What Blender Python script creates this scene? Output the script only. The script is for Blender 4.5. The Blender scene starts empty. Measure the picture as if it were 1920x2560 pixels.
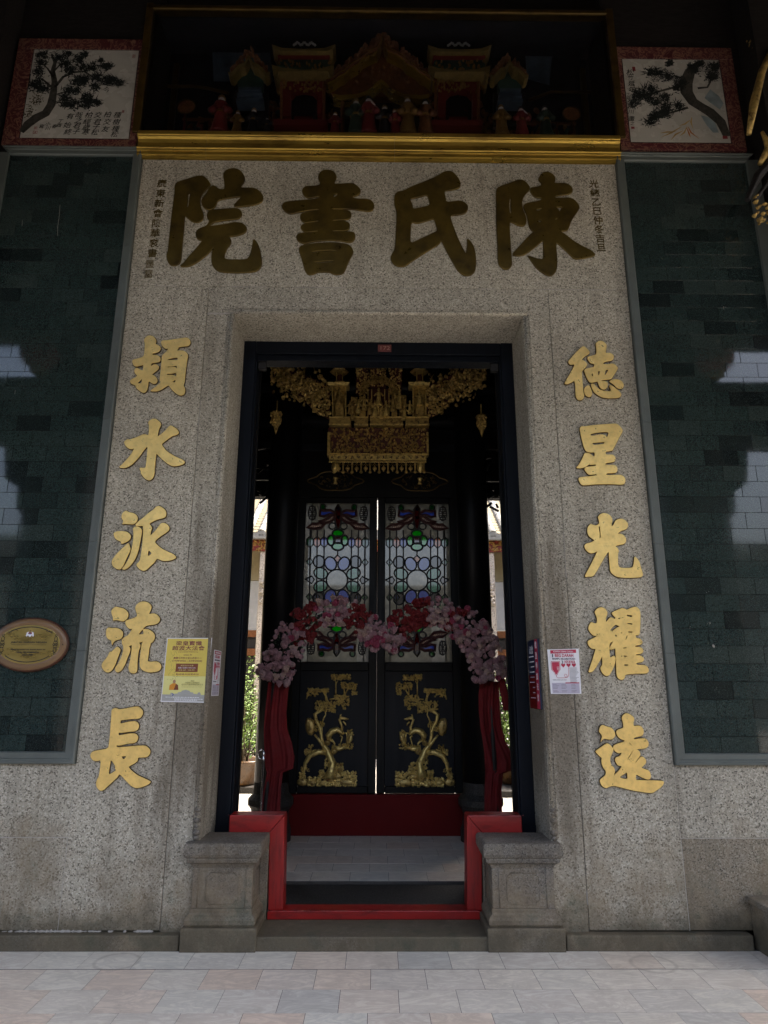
import bpy, bmesh, math, random
import numpy as np
from mathutils import Vector, Matrix

random.seed(7)
R = math.radians
PI = math.pi
scene = bpy.context.scene
COL = scene.collection

# ------------------------------------------------------------------ camera
PITCH, YAW, ROLL, FPX = R(14.482), R(.560), R(.190), 1691.74
CAM = Vector((0, -4.53, 1.5))
_f = Vector((math.sin(YAW) * math.cos(PITCH), math.cos(YAW) * math.cos(PITCH), math.sin(PITCH)))
_r = Vector((math.cos(YAW), -math.sin(YAW), 0))
_u = _r.cross(_f)
_r2 = _r * math.cos(ROLL) + _u * math.sin(ROLL)
_u2 = _r2.cross(_f)
cd = bpy.data.cameras.new('camera')
cd.sensor_fit = 'HORIZONTAL'
cd.sensor_width = 36
cd.lens = 36 * FPX / 1920
cd.clip_start = .05
cd.clip_end = 2000
cam = bpy.data.objects.new('camera', cd)
COL.objects.link(cam)
m = Matrix((_r2, _u2, -_f)).transposed().to_4x4()
m.translation = CAM
cam.matrix_world = m
scene.camera = cam

# ------------------------------------------------------------------ sky and sun
SUN_EL, SUN_AZ = R(62), R(72)          # high sun from the right and behind the front, which stays in shade
w = bpy.data.worlds.new('World')
scene.world = w
w.use_nodes = True
nt = w.node_tree
sky = nt.nodes.new('ShaderNodeTexSky')
sky.sky_type = 'NISHITA'
sky.sun_disc = False
sky.sun_elevation = SUN_EL
sky.sun_rotation = SUN_AZ
sky.air_density = 1.0
sky.dust_density = 10.0
sky.ozone_density = .3
bgn = nt.nodes['Background']
nt.links.new(sky.outputs[0], bgn.inputs[0])
bgn.inputs[1].default_value = .15
sd = Vector((math.sin(SUN_AZ) * math.cos(SUN_EL), math.cos(SUN_AZ) * math.cos(SUN_EL), math.sin(SUN_EL)))
sl = bpy.data.lights.new('sun', 'SUN')
sl.energy = 2.0
sl.angle = R(.6)
sl.color = (1, .93, .82)
sun = bpy.data.objects.new('sun', sl)
COL.objects.link(sun)
sun.rotation_euler = (-sd).to_track_quat('-Z', 'Y').to_euler()
sun.location = sd * 30
vs = scene.view_settings
vs.view_transform = 'Standard'
vs.look = 'None'
vs.exposure = 2.35
vs.gamma = 1
vs.use_curve_mapping = False

# ------------------------------------------------------------------ helpers
def ray(px, py):
    return _f + _r2 * ((px - 960) / FPX) - _u2 * ((py - 1280) / FPX)
def at(px, py, Y):                      # the point of the plane y = Y seen at a photo pixel
    d = ray(px, py)
    return CAM + d * ((Y - CAM.y) / d.y)
def dp(x, y, Y):                        # the same from 1659-wide preview pixels
    return at(x * 1920 / 1659, y * 1920 / 1659, Y)

class MB:
    def __init__(s):
        s.v = []; s.f = []
    def add(s, vs_, fs):
        o = len(s.v)
        s.v += [tuple(p) for p in vs_]
        s.f += [tuple(i + o for i in f) for f in fs]
        return s
    def box(s, x0, x1, y0, y1, z0, z1):
        if x0 > x1: x0, x1 = x1, x0
        if y0 > y1: y0, y1 = y1, y0
        if z0 > z1: z0, z1 = z1, z0
        v = [(x0,y0,z0),(x1,y0,z0),(x1,y1,z0),(x0,y1,z0),(x0,y0,z1),(x1,y0,z1),(x1,y1,z1),(x0,y1,z1)]
        return s.add(v, [(0,3,2,1),(4,5,6,7),(0,1,5,4),(1,2,6,5),(2,3,7,6),(3,0,4,7)])
    def prism(s, pts, y0, y1):          # outline in (x, z) pushed along y
        n = len(pts)
        a = sum(pts[i][0]*pts[(i+1)%n][1]-pts[(i+1)%n][0]*pts[i][1] for i in range(n))
        if a < 0: pts = pts[::-1]
        if y0 > y1: y0, y1 = y1, y0
        v = [(p[0], y0, p[1]) for p in pts] + [(p[0], y1, p[1]) for p in pts]
        return s.add(v, [tuple(range(n)), tuple(range(2*n-1, n-1, -1))] + [(i, i+n, (i+1) % n + n, (i+1) % n) for i in range(n)])
    def loft(s, rings, close=True, cap=True):
        n = len(rings[0]); v = [p for r in rings for p in r]; f = []
        for i in range(len(rings)-1):
            for j in range(n if close else n-1):
                k = (j+1) % n
                f.append((i*n+j, i*n+k, (i+1)*n+k, (i+1)*n+j))
        if cap:
            f.append(tuple(range(n-1, -1, -1))); b = (len(rings)-1)*n
            f.append(tuple(range(b, b+n)))
        return s.add(v, f)
    def tube(s, pts, rad, n=8, cap=True, flat=1.0):
        pts = [Vector(p) for p in pts]
        if not hasattr(rad, '__len__'): rad = [rad]*len(pts)
        rings = []; prev = None
        for i, p in enumerate(pts):
            t = (pts[min(i+1, len(pts)-1)] - pts[max(i-1, 0)])
            if t.length < 1e-9: t = Vector((0,0,1))
            t.normalize()
            if prev is None:
                a = Vector((0,1,0)) if abs(t.y) < .9 else Vector((1,0,0))
                u = (a - t*a.dot(t)).normalized()
            else:
                u = (prev - t*prev.dot(t))
                u = u.normalized() if u.length > 1e-6 else Vector((1,0,0))
            prev = u; w_ = t.cross(u)
            rings.append([p + (u*math.cos(2*PI*k/n)*flat + w_*math.sin(2*PI*k/n))*rad[i] for k in range(n)])
        return s.loft(rings, True, cap)
    def lathe(s, prof, c, n=16):        # prof: (radius, z)
        c = Vector(c)
        return s.loft([[c + Vector((r*math.cos(2*PI*k/n), r*math.sin(2*PI*k/n), z)) for k in range(n)] for r, z in prof])
    def rectloft(s, x0, x1, y0, y1, prof, tilt=None):   # prof: (outset, z): a square moulded block
        return s.loft([[(x0-o, y0-o, z), (x1+o, y0-o, z), (x1+o, y1, z), (x0-o, y1, z)] for o, z in prof])
    def ball(s, c, r, n=8, m=5, sx=1, sy=1, sz=1):
        c = Vector(c); rings = []
        for i in range(m+1):
            a = -PI/2 + PI*i/m; q = max(math.cos(a), .02)
            rings.append([c + Vector((r*sx*q*math.cos(2*PI*k/n), r*sy*q*math.sin(2*PI*k/n), r*sz*math.sin(a))) for k in range(n)])
        return s.loft(rings)
    def blob(s, c, rx, ry, rz, rot=0, n=6):    # a squashed, turned lump on a carved face (rot about y)
        c = Vector(c); cr, sr = math.cos(rot), math.sin(rot)
        pts = [Vector((math.cos(2*PI*k/n)*rx, 0, math.sin(2*PI*k/n)*rz)) for k in range(n)]
        tr = lambda p: c + Vector((p.x*cr - p.z*sr, p.y, p.x*sr + p.z*cr))
        ring0 = [tr(p + Vector((0, ry*.3, 0))) for p in pts]
        ring1 = [tr(p*.72 + Vector((0, -ry*.6, 0))) for p in pts]
        v = ring0 + ring1 + [tr(Vector((0, -ry, 0)))]
        f = [(k, (k+1) % n, (k+1) % n + n, k+n) for k in range(n)] + [(k+n, (k+1) % n + n, 2*n) for k in range(n)]
        return s.add(v, f)
    def stroke(s, pts, w_, Y, th=.002):        # a flat brush line facing -y, pts (x, z), half width(s) w_
        pts = [Vector((p[0], 0, p[1])) for p in pts]
        if not hasattr(w_, '__len__'): w_ = [w_]*len(pts)
        L = []; Rr = []
        for i, p in enumerate(pts):
            t = pts[min(i+1, len(pts)-1)] - pts[max(i-1, 0)]
            t = t.normalized() if t.length > 1e-9 else Vector((1,0,0))
            nrm = Vector((-t.z, 0, t.x))
            L.append(p + nrm*w_[i]); Rr.append(p - nrm*w_[i])
        n = len(pts)
        v = [(p.x, Y, p.z) for p in L] + [(p.x, Y, p.z) for p in Rr]
        return s.add(v, [(i, n+i, n+i+1, i+1) for i in range(n-1)])
    def build(s, name, mat, parent=None, smooth=False, bevel=0, seg=1, **tags):
        org = wloc(parent) if parent else Vector(tags.pop('org', (0,0,0)))
        tags.pop('org', None)
        me = bpy.data.meshes.new(name)
        me.from_pydata([(p[0]-org.x, p[1]-org.y, p[2]-org.z) for p in s.v], [], s.f)
        if bevel:
            bm = bmesh.new(); bm.from_mesh(me)
            bmesh.ops.bevel(bm, geom=list(bm.edges), offset=bevel, segments=seg, affect='EDGES', profile=.5, clamp_overlap=True)
            bm.to_mesh(me); bm.free()
        me.update()
        if smooth:
            for p in me.polygons: p.use_smooth = True
        me.materials.append(M[mat] if isinstance(mat, str) else mat)
        o = bpy.data.objects.new(name, me)
        COL.objects.link(o)
        if parent: o.parent = parent
        else: o.location = org
        return tag(o, **tags)

def wloc(o):
    v = Vector((0,0,0))
    while o is not None:
        v = v + Vector(o.location); o = o.parent
    return v
def tag(o, label=None, cat=None, group=None, kind=None):
    if label: o['label'] = label
    if cat: o['category'] = cat
    if group: o['group'] = group
    if kind: o['kind'] = kind
    return o
def thing(name, loc, label, cat, group=None):
    o = bpy.data.objects.new(name, None)
    o.empty_display_size = .1
    COL.objects.link(o)
    o.location = loc
    return tag(o, label, cat, group, 'thing')
def inst(src, name, parent, loc, rot=(0,0,0), sc=1, mat=None):    # one more object on shared mesh data
    o = bpy.data.objects.new(name, src)
    COL.objects.link(o)
    if parent: o.parent = parent; loc = Vector(loc) - wloc(parent)
    o.location = loc; o.rotation_euler = rot
    o.scale = (sc, sc, sc) if not hasattr(sc, '__len__') else sc
    return o
def mesh_of(mb, name, mat, bevel=0, seg=1, smooth=False):
    o = mb.build(name, mat, bevel=bevel, seg=seg, smooth=smooth)
    me = o.data
    bpy.data.objects.remove(o)
    return me
def curve_mesh(o, name, mat):           # bake a temporary curve or text object to mesh data
    COL.objects.link(o)
    dg = bpy.context.evaluated_depsgraph_get()
    me = bpy.data.meshes.new_from_object(o.evaluated_get(dg))
    cu = o.data
    bpy.data.objects.remove(o)
    bpy.data.curves.remove(cu)
    me.name = name
    me.materials.clear(); me.materials.append(M[mat])
    return me
def place_mesh(me, name, parent=None, loc=(0,0,0), **tags):
    o = bpy.data.objects.new(name, me); COL.objects.link(o)
    loc = Vector(loc)
    if parent: o.parent = parent; loc = loc - wloc(parent)
    o.location = loc
    return tag(o, **tags)
def writing(body, size, loc, mat, parent, name='lettering', rot=(PI/2, 0, 0), ext=.0006, off=0, align='CENTER', sx=1, space=1, width=None, height=None, line=1, slant=0):
    c = bpy.data.curves.new('t', 'FONT')
    c.body = body; c.size = size; c.extrude = ext; c.offset = off
    c.align_x = align; c.align_y = 'CENTER'; c.space_character = space; c.space_line = line; c.resolution_u = 2
    c.shear = slant
    o = bpy.data.objects.new('t', c)
    me = curve_mesh(o, name, mat)
    xs = [v.co.x for v in me.vertices]; ys = [v.co.y for v in me.vertices]
    if xs:
        kx = width/(max(xs)-min(xs)) if width else sx
        ky = height/(max(ys)-min(ys)) if height else 1
        cy = (max(ys)+min(ys))/2
        for v in me.vertices: v.co.x *= kx; v.co.y = (v.co.y-cy)*ky
    o = place_mesh(me, name, parent, loc)
    o.rotation_euler = rot
    return o
def chaikin(p, k=1):
    for _ in range(k):
        q = []
        for i in range(len(p)):
            a, b = p[i], p[(i+1) % len(p)]
            q += [(a[0]*.78+b[0]*.22, a[1]*.78+b[1]*.22), (a[0]*.22+b[0]*.78, a[1]*.22+b[1]*.78)]
        p = q
    return p
def outline_mesh(polys, name, mat, ext, bev):   # polys: closed loops in (x, z) round a local origin, even-odd filled
    c = bpy.data.curves.new('c', 'CURVE')
    c.dimensions = '2D'; c.fill_mode = 'BOTH'; c.extrude = ext; c.bevel_depth = bev; c.bevel_resolution = 1
    for p in polys:
        s = c.splines.new('POLY'); s.points.add(len(p)-1); s.use_cyclic_u = True
        for i, q in enumerate(p): s.points[i].co = (q[0], q[1], 0, 1)
    o = bpy.data.objects.new('c', c)
    return curve_mesh(o, name, mat)
# ------------------------------------------------------------------ materials
M = {}
def nodes(name):
    mt = bpy.data.materials.new(name); mt.use_nodes = True
    M[name] = mt
    return mt.node_tree, mt.node_tree.nodes['Principled BSDF']
def lk(nt, a, b): nt.links.new(a, b)
def nn(nt, t, **kw):
    n = nt.nodes.new('ShaderNode' + t)
    for k, v in kw.items():
        if k in n.inputs: n.inputs[k].default_value = v
        else: setattr(n, k, v)
    return n
def noise(nt, scale, detail=2, rough=.5, vec=None, dist=0):
    n = nn(nt, 'TexNoise'); n.inputs['Scale'].default_value = scale; n.inputs['Detail'].default_value = detail
    n.inputs['Roughness'].default_value = rough; n.inputs['Distortion'].default_value = dist
    if vec is not None: lk(nt, vec, n.inputs['Vector'])
    return n.outputs['Fac']
def pos(nt): return nn(nt, 'NewGeometry').outputs['Position']
def ramp(nt, fac, stops, const=False):
    n = nn(nt, 'ValToRGB'); cr = n.color_ramp
    if const: cr.interpolation = 'CONSTANT'
    while len(cr.elements) < len(stops): cr.elements.new(.5)
    for e, (p, c) in zip(cr.elements, stops):
        e.position = p; e.color = (*c, 1) if len(c) == 3 else c
    lk(nt, fac, n.inputs[0])
    return n.outputs[0]
def g(v): return (v, v, v)
def mixc(nt, fac, a, b, mode='MIX'):
    n = nn(nt, 'Mix', data_type='RGBA', blend_type=mode)
    for sock, val in ((0, fac), (6, a), (7, b)):
        if hasattr(val, 'is_linked') or hasattr(val, 'links'): lk(nt, val, n.inputs[sock])
        elif hasattr(val, '__len__'): n.inputs[sock].default_value = (*val, 1)
        else: n.inputs[sock].default_value = val
    return n.outputs[2]
def math_(nt, op, a, b=None, c=None, clamp=False):
    n = nn(nt, 'Math', operation=op); n.use_clamp = clamp
    for i, v in enumerate((a, b, c)):
        if v is None: continue
        if hasattr(v, 'links'): lk(nt, v, n.inputs[i])
        else: n.inputs[i].default_value = v
    return n.outputs[0]
def maprange(nt, v, a, b, c=0, d=1):
    n = nn(nt, 'MapRange'); lk(nt, v, n.inputs[0])
    for i, q in enumerate((a, b, c, d)): n.inputs[i+1].default_value = q
    return n.outputs[0]
def sep(nt, v):
    n = nn(nt, 'SeparateXYZ'); lk(nt, v, n.inputs[0]); return n.outputs
def bump(nt, b, h, strength=.3, dist=.003):
    n = nn(nt, 'Bump'); n.inputs['Strength'].default_value = strength; n.inputs['Distance'].default_value = dist
    lk(nt, h, n.inputs['Height']); lk(nt, n.outputs[0], b.inputs['Normal'])
def rnd(nt): return nn(nt, 'ObjectInfo').outputs['Random']
def scaled(nt, v, s):
    n = nn(nt, 'VectorMath', operation='MULTIPLY'); lk(nt, v, n.inputs[0]); n.inputs[1].default_value = s
    return n.outputs[0]

def simple(name, col, rough=.5, metal=0, var=.15, nscale=6, bs=0, bscale=60, spec=.5, coat=0, stretch=None, dirt=None):
    nt, b = nodes(name); p = pos(nt)
    if stretch: p = scaled(nt, p, stretch)
    f = noise(nt, nscale, 5, .6, p)
    c = ramp(nt, f, [(.25, tuple(x*(1-var) for x in col)), (.75, tuple(min(x*(1+var), 1) for x in col))])
    if dirt:
        d = ramp(nt, noise(nt, dirt[1], 6, .65, p), [(.5, g(0)), (.66, g(1))])
        c = mixc(nt, math_(nt, 'MULTIPLY', d, dirt[2]), c, dirt[0])
    lk(nt, c, b.inputs['Base Color'])
    b.inputs['Roughness'].default_value = rough; b.inputs['Metallic'].default_value = metal
    b.inputs['Specular IOR Level'].default_value = spec
    b.inputs['Coat Weight'].default_value = coat; b.inputs['Coat Roughness'].default_value = .12
    rr = noise(nt, nscale*2.3, 4, .6, p)
    lk(nt, maprange(nt, rr, .3, .7, max(rough-.1, .02), min(rough+.12, 1)), b.inputs['Roughness'])
    if bs: bump(nt, b, noise(nt, bscale, 4, .6, p), bs)
    return nt, b

def granite(name, mid, dark, light, sc=95, stain=1.0, rough=.75, tone=.12):
    nt, b = nodes(name); p = pos(nt)
    def grains(scl):
        v = nn(nt, 'TexVoronoi'); v.inputs['Scale'].default_value = scl; lk(nt, p, v.inputs['Vector'])
        n_ = nn(nt, 'SeparateColor'); lk(nt, v.outputs['Color'], n_.inputs[0]); return n_.outputs[0]
    f = grains(sc*1.15)
    md = tuple((a*.45+q*.55) for a, q in zip(dark, mid))
    c = ramp(nt, f, [(.0, dark), (.10, dark), (.14, md), (.24, md), (.30, mid), (.78, mid), (.86, light)])
    f2 = grains(sc*2.3)
    c = mixc(nt, .26, c, ramp(nt, f2, [(.0, dark), (.10, dark), (.18, mid), (.75, mid), (.85, light)]))
    f = noise(nt, sc, 3, .6, p)
    big = noise(nt, 1.3, 5, .6, p)
    c = mixc(nt, 1.0, c, ramp(nt, big, [(.28, g(1-tone*1.6)), (.7, g(1+tone*.5))]), 'MULTIPLY')
    o = nn(nt, 'ObjectInfo').outputs['Random']
    c = mixc(nt, 1.0, c, ramp(nt, o, [(0, (.93, .92, .91)), (1, (1.04, 1.02, 1.0))]), 'MULTIPLY')
    if stain:
        xyz = sep(nt, p)
        # rising damp and soil: ragged brown patches near the paving, and brown runs beside the door
        low = maprange(nt, xyz[2], 1.15, .05)
        pat = math_(nt, 'ADD', low, math_(nt, 'MULTIPLY', math_(nt, 'SUBTRACT', noise(nt, 2.6, 7, .68, p), .5), 2.2))
        msk = ramp(nt, pat, [(.36, g(0)), (.98, g(1))])
        c = mixc(nt, math_(nt, 'MULTIPLY', msk, .72*stain), c, ramp(nt, noise(nt, 7, 4, .6, p), [(.35, (.15, .11, .065)), (.55, (.22, .17, .105)), (.7, (.10, .10, .06))]))
        run = noise(nt, 1, 6, .65, scaled(nt, p, (7, 7, .7)))
        ax = math_(nt, 'ABSOLUTE', xyz[0])
        near = math_(nt, 'MULTIPLY', maprange(nt, ax, 1.62, 1.16), maprange(nt, math_(nt, 'ABSOLUTE', math_(nt, 'SUBTRACT', xyz[2], 1.45)), 1.3, .2))
        rm = ramp(nt, math_(nt, 'ADD', run, math_(nt, 'MULTIPLY', near, .42)), [(.60, g(0)), (.84, g(1))])
        c = mixc(nt, math_(nt, 'MULTIPLY', rm, .72*stain), c, (.10, .078, .052))
        wk = ramp(nt, noise(nt, 1, 7, .7, scaled(nt, p, (4.5, 4.5, .45))), [(.50, g(0)), (.74, g(1))])
        c = mixc(nt, math_(nt, 'MULTIPLY', wk, .46*stain), c, (.13, .115, .085))
        dk = ramp(nt, noise(nt, 1, 8, .72, scaled(nt, p, (13, 13, .8))), [(.60, g(0)), (.72, g(1))])
        c = mixc(nt, math_(nt, 'MULTIPLY', dk, .30*stain), c, (.085, .072, .05))
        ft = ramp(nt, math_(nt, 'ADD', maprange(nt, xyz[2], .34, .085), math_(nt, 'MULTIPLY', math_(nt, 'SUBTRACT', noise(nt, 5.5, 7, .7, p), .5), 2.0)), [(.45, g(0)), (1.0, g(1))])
        c = mixc(nt, math_(nt, 'MULTIPLY', ft, .6*stain), c, (.055, .05, .032))  # dark foot band: kerb contact shadow painted in, broken up as soil
        gm = ramp(nt, noise(nt, 1.7, 6, .7, p), [(.60, g(0)), (.75, g(1))])
        c = mixc(nt, math_(nt, 'MULTIPLY', gm, .3*stain), c, (.10, .095, .075))
    lk(nt, c, b.inputs['Base Color'])
    b.inputs['Roughness'].default_value = rough
    b.inputs['Specular IOR Level'].default_value = .3
    bump(nt, b, f, .35, .003)

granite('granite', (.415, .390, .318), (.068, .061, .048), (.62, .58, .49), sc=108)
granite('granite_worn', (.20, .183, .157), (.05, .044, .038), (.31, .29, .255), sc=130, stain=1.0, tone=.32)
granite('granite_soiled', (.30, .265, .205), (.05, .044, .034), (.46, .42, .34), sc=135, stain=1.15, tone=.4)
granite('granite_dark', (.034, .032, .030), (.012, .011, .010), (.075, .072, .068), sc=120, stain=0, rough=.6)
granite('granite_clean', (.46, .42, .37), (.11, .1, .09), (.6, .56, .5), sc=60, stain=0)

# polished dark green wall tiles: each tile has its own tone and gloss
nt, b = nodes('tile_dark'); p = pos(nt); r_ = rnd(nt)
base = ramp(nt, r_, [(0, (.006, .010, .011)), (.10, (.010, .018, .018)), (.2, (.017, .030, .029)), (.75, (.020, .035, .033)), (1, (.028, .042, .039))])
sp = ramp(nt, noise(nt, 300, 1, .5, p), [(.61, g(0)), (.70, g(1))])
c = mixc(nt, math_(nt, 'MULTIPLY', sp, .5), base, (.16, .19, .175))
sp2 = ramp(nt, noise(nt, 120, 3, .6, p), [(.35, g(.65)), (.65, g(1.3))])
c = mixc(nt, 1.0, c, sp2, 'MULTIPLY')
smear = ramp(nt, noise(nt, 3.2, 6, .7, p), [(.64, g(0)), (.76, g(1))])
c = mixc(nt, math_(nt, 'MULTIPLY', smear, .10), c, (.2, .2, .18))
lk(nt, c, b.inputs['Base Color'])
ro = math_(nt, 'ADD', maprange(nt, math_(nt, 'FRACT', math_(nt, 'MULTIPLY', r_, 7.3)), 0, 1, .02, .06), math_(nt, 'MULTIPLY', noise(nt, 5, 5, .6, p), .035))
lk(nt, ro, b.inputs['Roughness'])
b.inputs['Specular IOR Level'].default_value = .8
bump(nt, b, noise(nt, 9, 3, .5, p), .05, .002)

# marble paving: white, pink and blue-grey slabs with veins
nt, b = nodes('marble'); p = pos(nt); r_ = rnd(nt)
base = ramp(nt, r_, [(0, (.70, .675, .595)), (.3, (.74, .69, .595)), (.5, (.68, .655, .59)), (.64, (.73, .645, .54)), (.80, (.73, .60, .49)), (.92, (.70, .665, .59)), (.985, (.58, .565, .515)), (1, (.47, .465, .44))])
off = nn(nt, 'VectorMath', operation='ADD'); lk(nt, p, off.inputs[0])
cx = nn(nt, 'CombineXYZ'); lk(nt, math_(nt, 'MULTIPLY', r_, 91.0), cx.inputs[0]); lk(nt, math_(nt, 'MULTIPLY', r_, 37.0), cx.inputs[2]); lk(nt, cx.outputs[0], off.inputs[1])
q = off.outputs[0]
vein = noise(nt, 1, 8, .66, scaled(nt, q, (3.5, 9, 5)), 2.4)
vm = ramp(nt, vein, [(.40, g(0)), (.5, g(1)), (.515, g(1)), (.62, g(0))])
c = mixc(nt, math_(nt, 'MULTIPLY', vm, .36), base, ramp(nt, r_, [(0, (.33, .34, .34)), (.55, (.42, .32, .27)), (1, (.3, .28, .27))]))
c = mixc(nt, 1.0, c, ramp(nt, noise(nt, 6, 5, .65, q), [(.3, g(.88)), (.7, g(1.06))]), 'MULTIPLY')
dirt = ramp(nt, noise(nt, 2.1, 7, .7, p), [(.55, g(0)), (.72, g(1))])
c = mixc(nt, math_(nt, 'MULTIPLY', dirt, .30), c, (.24, .21, .175))
# three old rust rings left by flower tubs
for cxx, cyy in ((-1.45, -.2), (1.56, -.24)):
    d = nn(nt, 'VectorMath', operation='DISTANCE'); lk(nt, p, d.inputs[0]); d.inputs[1].default_value = (cxx, cyy, 0)
    rg = math_(nt, 'MULTIPLY', ramp(nt, math_(nt, 'ABSOLUTE', math_(nt, 'SUBTRACT', d.outputs['Value'], .12)), [(.004, g(1)), (.016, g(0))]), noise(nt, 14, 4, .6, p))
    c = mixc(nt, math_(nt, 'MULTIPLY', rg, .6), c, (.2, .17, .14))
lk(nt, c, b.inputs['Base Color'])
lk(nt, maprange(nt, noise(nt, 8, 5, .6, p), .3, .7, .28, .5), b.inputs['Roughness'])
b.inputs['Specular IOR Level'].default_value = .35
bump(nt, b, noise(nt, 40, 4, .6, p), .05, .002)

simple('grout', (.055, .05, .045), .9, var=.3, nscale=20)
simple('mortar', (.36, .335, .30), .9, var=.25, nscale=30, bs=.4)
simple('frame_stone', (.105, .12, .11), .42, var=.2, nscale=4, bs=.12, bscale=160)
simple('gold_letter', (.90, .63, .215), .36, .58, var=.13, nscale=12, bs=.7, bscale=30, dirt=((.45, .30, .10), 40, .25))
simple('gold_edge', (.075, .045, .015), .6, .2)
simple('gold_carved', (.115, .078, .016), .36, .55, var=.35, nscale=7, bs=.25, bscale=25, dirt=((.055, .035, .012), 5, .8))
simple('gold_trim', (.50, .33, .06), .34, .75, var=.2, nscale=5, bs=.1, bscale=20, stretch=(.3, 1, 1), dirt=((.16, .09, .02), 9, .7))
simple('gold_trim_dark', (.095, .058, .013), .4, .6, var=.3, nscale=6, dirt=((.05, .028, .01), 9, .8))
simple('gilt', (.82, .59, .20), .36, .55, var=.3, nscale=25, bs=.3, bscale=70, dirt=((.22, .11, .025), 30, .9))
simple('gilt_dark', (.52, .36, .115), .42, .5, var=.4, nscale=25, bs=.3, bscale=70, dirt=((.08, .035, .015), 22, .9))
simple('gilt_red', (.075, .018, .012), .6, 0, var=.4, nscale=14)
simple('door_blue', (.0035, .0055, .010), .5, 0, spec=.16, var=.3, nscale=3, bs=.25, bscale=16, stretch=(6, 6, .4))
simple('black_wood', (.0035, .0035, .004), .42, 0, spec=.2, var=.4, nscale=4, bs=.2, bscale=22, stretch=(5, 5, .4))
simple('panel_wood', (.005, .006, .009), .45, 0, spec=.22, var=.45, nscale=3, bs=.2, bscale=18, stretch=(7, 7, .3))
simple('red_paint', (.27, .0115, .010), .40, 0, spec=.35, var=.22, nscale=5, bs=.35, bscale=24, stretch=(.6, .6, 2.2), coat=.08, dirt=((.09, .006, .006), 11, .6))
simple('red_paint_v', (.27, .0115, .010), .40, 0, spec=.35, var=.22, nscale=5, bs=.35, bscale=24, stretch=(5, 5, .5), coat=.08, dirt=((.09, .006, .006), 11, .6))
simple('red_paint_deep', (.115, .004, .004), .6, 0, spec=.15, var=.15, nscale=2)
simple('red_wear', (.30, .07, .06), .6, 0, var=.4, nscale=40)
simple('red_cloth', (.135, .003, .004), .85, 0, var=.2, nscale=5, bs=.3, bscale=200)
simple('chrome', (.75, .75, .76), .18, 1.0, var=.05)
simple('lead', (.012, .010, .010), .5, .3)
simple('lead_red', (.05, .012, .012), .6, 0)
simple('iron', (.03, .028, .027), .6, .6)
simple('paper_white', (.74, .74, .78), .6, var=.03)
simple('paper_yellow', (.66, .52, .10), .55, var=.10, nscale=5)
simple('paper_yellow_pale', (.68, .64, .24), .55, var=.08, nscale=5)
simple('paper_grey', (.36, .36, .34), .6, var=.1, nscale=20)
simple('ink_maroon', (.17, .025, .045), .6); simple('ink_black', (.015, .013, .012), .6); simple('ink_red', (.42, .02, .06), .6)
simple('ink_brown', (.20, .055, .02), .6); simple('ink_blue', (.02, .06, .25), .6); simple('ink_navy', (.012, .016, .045), .5)
simple('ink_grey', (.18, .18, .20), .6); simple('ink_lilac', (.45, .42, .52), .6); simple('ink_olive', (.26, .22, .06), .6); simple('skin_print', (.38, .22, .12), .6)
simple('robe_print', (.62, .25, .02), .6)
simple('picture_glaze', (.42, .405, .36), .25, var=.10, nscale=2.5)
nt, b = nodes('picture_border'); p = pos(nt)
wv = nn(nt, 'TexVoronoi'); wv.inputs['Scale'].default_value = 13; lk(nt, p, wv.inputs['Vector'])
n1 = noise(nt, 9, 2, .5, p, 3.5)
c = ramp(nt, n1, [(.44, (.085, .014, .02)), (.465, (.20, .105, .07)), (.535, (.215, .115, .075)), (.56, (.082, .014, .02))])
c = mixc(nt, math_(nt, 'MULTIPLY', ramp(nt, wv.outputs['Distance'], [(.18, g(1)), (.24, g(0))]), .55), c, (.25, .13, .09))
lk(nt, c, b.inputs['Base Color']); b.inputs['Roughness'].default_value = .35
simple('pine_bark', (.045, .042, .034), .5, var=.7, nscale=30); simple('pine_needle', (.010, .013, .012), .5); simple('pine_moss', (.06, .05, .016), .5, var=.4, nscale=20)
simple('bamboo_ochre', (.36, .24, .08), .5); simple('bamboo_orange', (.36, .13, .03), .5); simple('rock_wash', (.20, .25, .26), .5, var=.4, nscale=10)
simple('seal_red', (.22, .02, .025), .5)
simple('brass', (.42, .31, .10), .3, .85, var=.08, nscale=2, stretch=(1, 1, 4)); simple('wood_varnish', (.185, .105, .045), .4, var=.22, nscale=4, stretch=(1, 1, 8), coat=.3)
simple('wood_edge', (.07, .022, .008), .5, var=.3, nscale=12)
simple('plate_maroon', (.13, .035, .035), .5, var=.2, nscale=20); simple('plate_text', (.33, .2, .17), .5)
simple('dark_timber', (.012, .010, .009), .6, var=.5, nscale=5, stretch=(1, 6, 6)); simple('case_back', (.012, .013, .018), .7); simple('cream_wall', (.26, .225, .14), .8); simple('white_wall', (.38, .39, .40), .8)
simple('porch_timber', (.035, .020, .014), .7, var=.4, nscale=3)
simple('street', (.075, .072, .066), .9, var=.15, nscale=2); simple('court_stone', (.36, .34, .305), .8, var=.14, nscale=3, dirt=((.2, .185, .16), 2, .5))
simple('far_building', (.055, .06, .055), .9, var=.25, nscale=.6); simple('roof_tile_grey', (.20, .197, .185), .8, var=.18, nscale=8, dirt=((.2, .19, .16), 6, .6)); simple('roof_tile_ochre', (.17, .145, .09), .8, var=.25, nscale=30)
simple('court_dark', (.02, .018, .017), .8)
simple('petal_pink', (.285, .155, .17), .75, var=.25, nscale=40); simple('petal_pale', (.345, .225, .225), .75, var=.25, nscale=40); simple('petal_rose', (.24, .035, .07), .75, var=.3, nscale=40)
simple('petal_red', (.125, .002, .003), .7, var=.3, nscale=40); simple('petal_cream', (.36, .245, .205), .75, var=.2, nscale=40); simple('leaf_dark', (.015, .04, .014), .6, var=.4, nscale=30)
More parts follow.
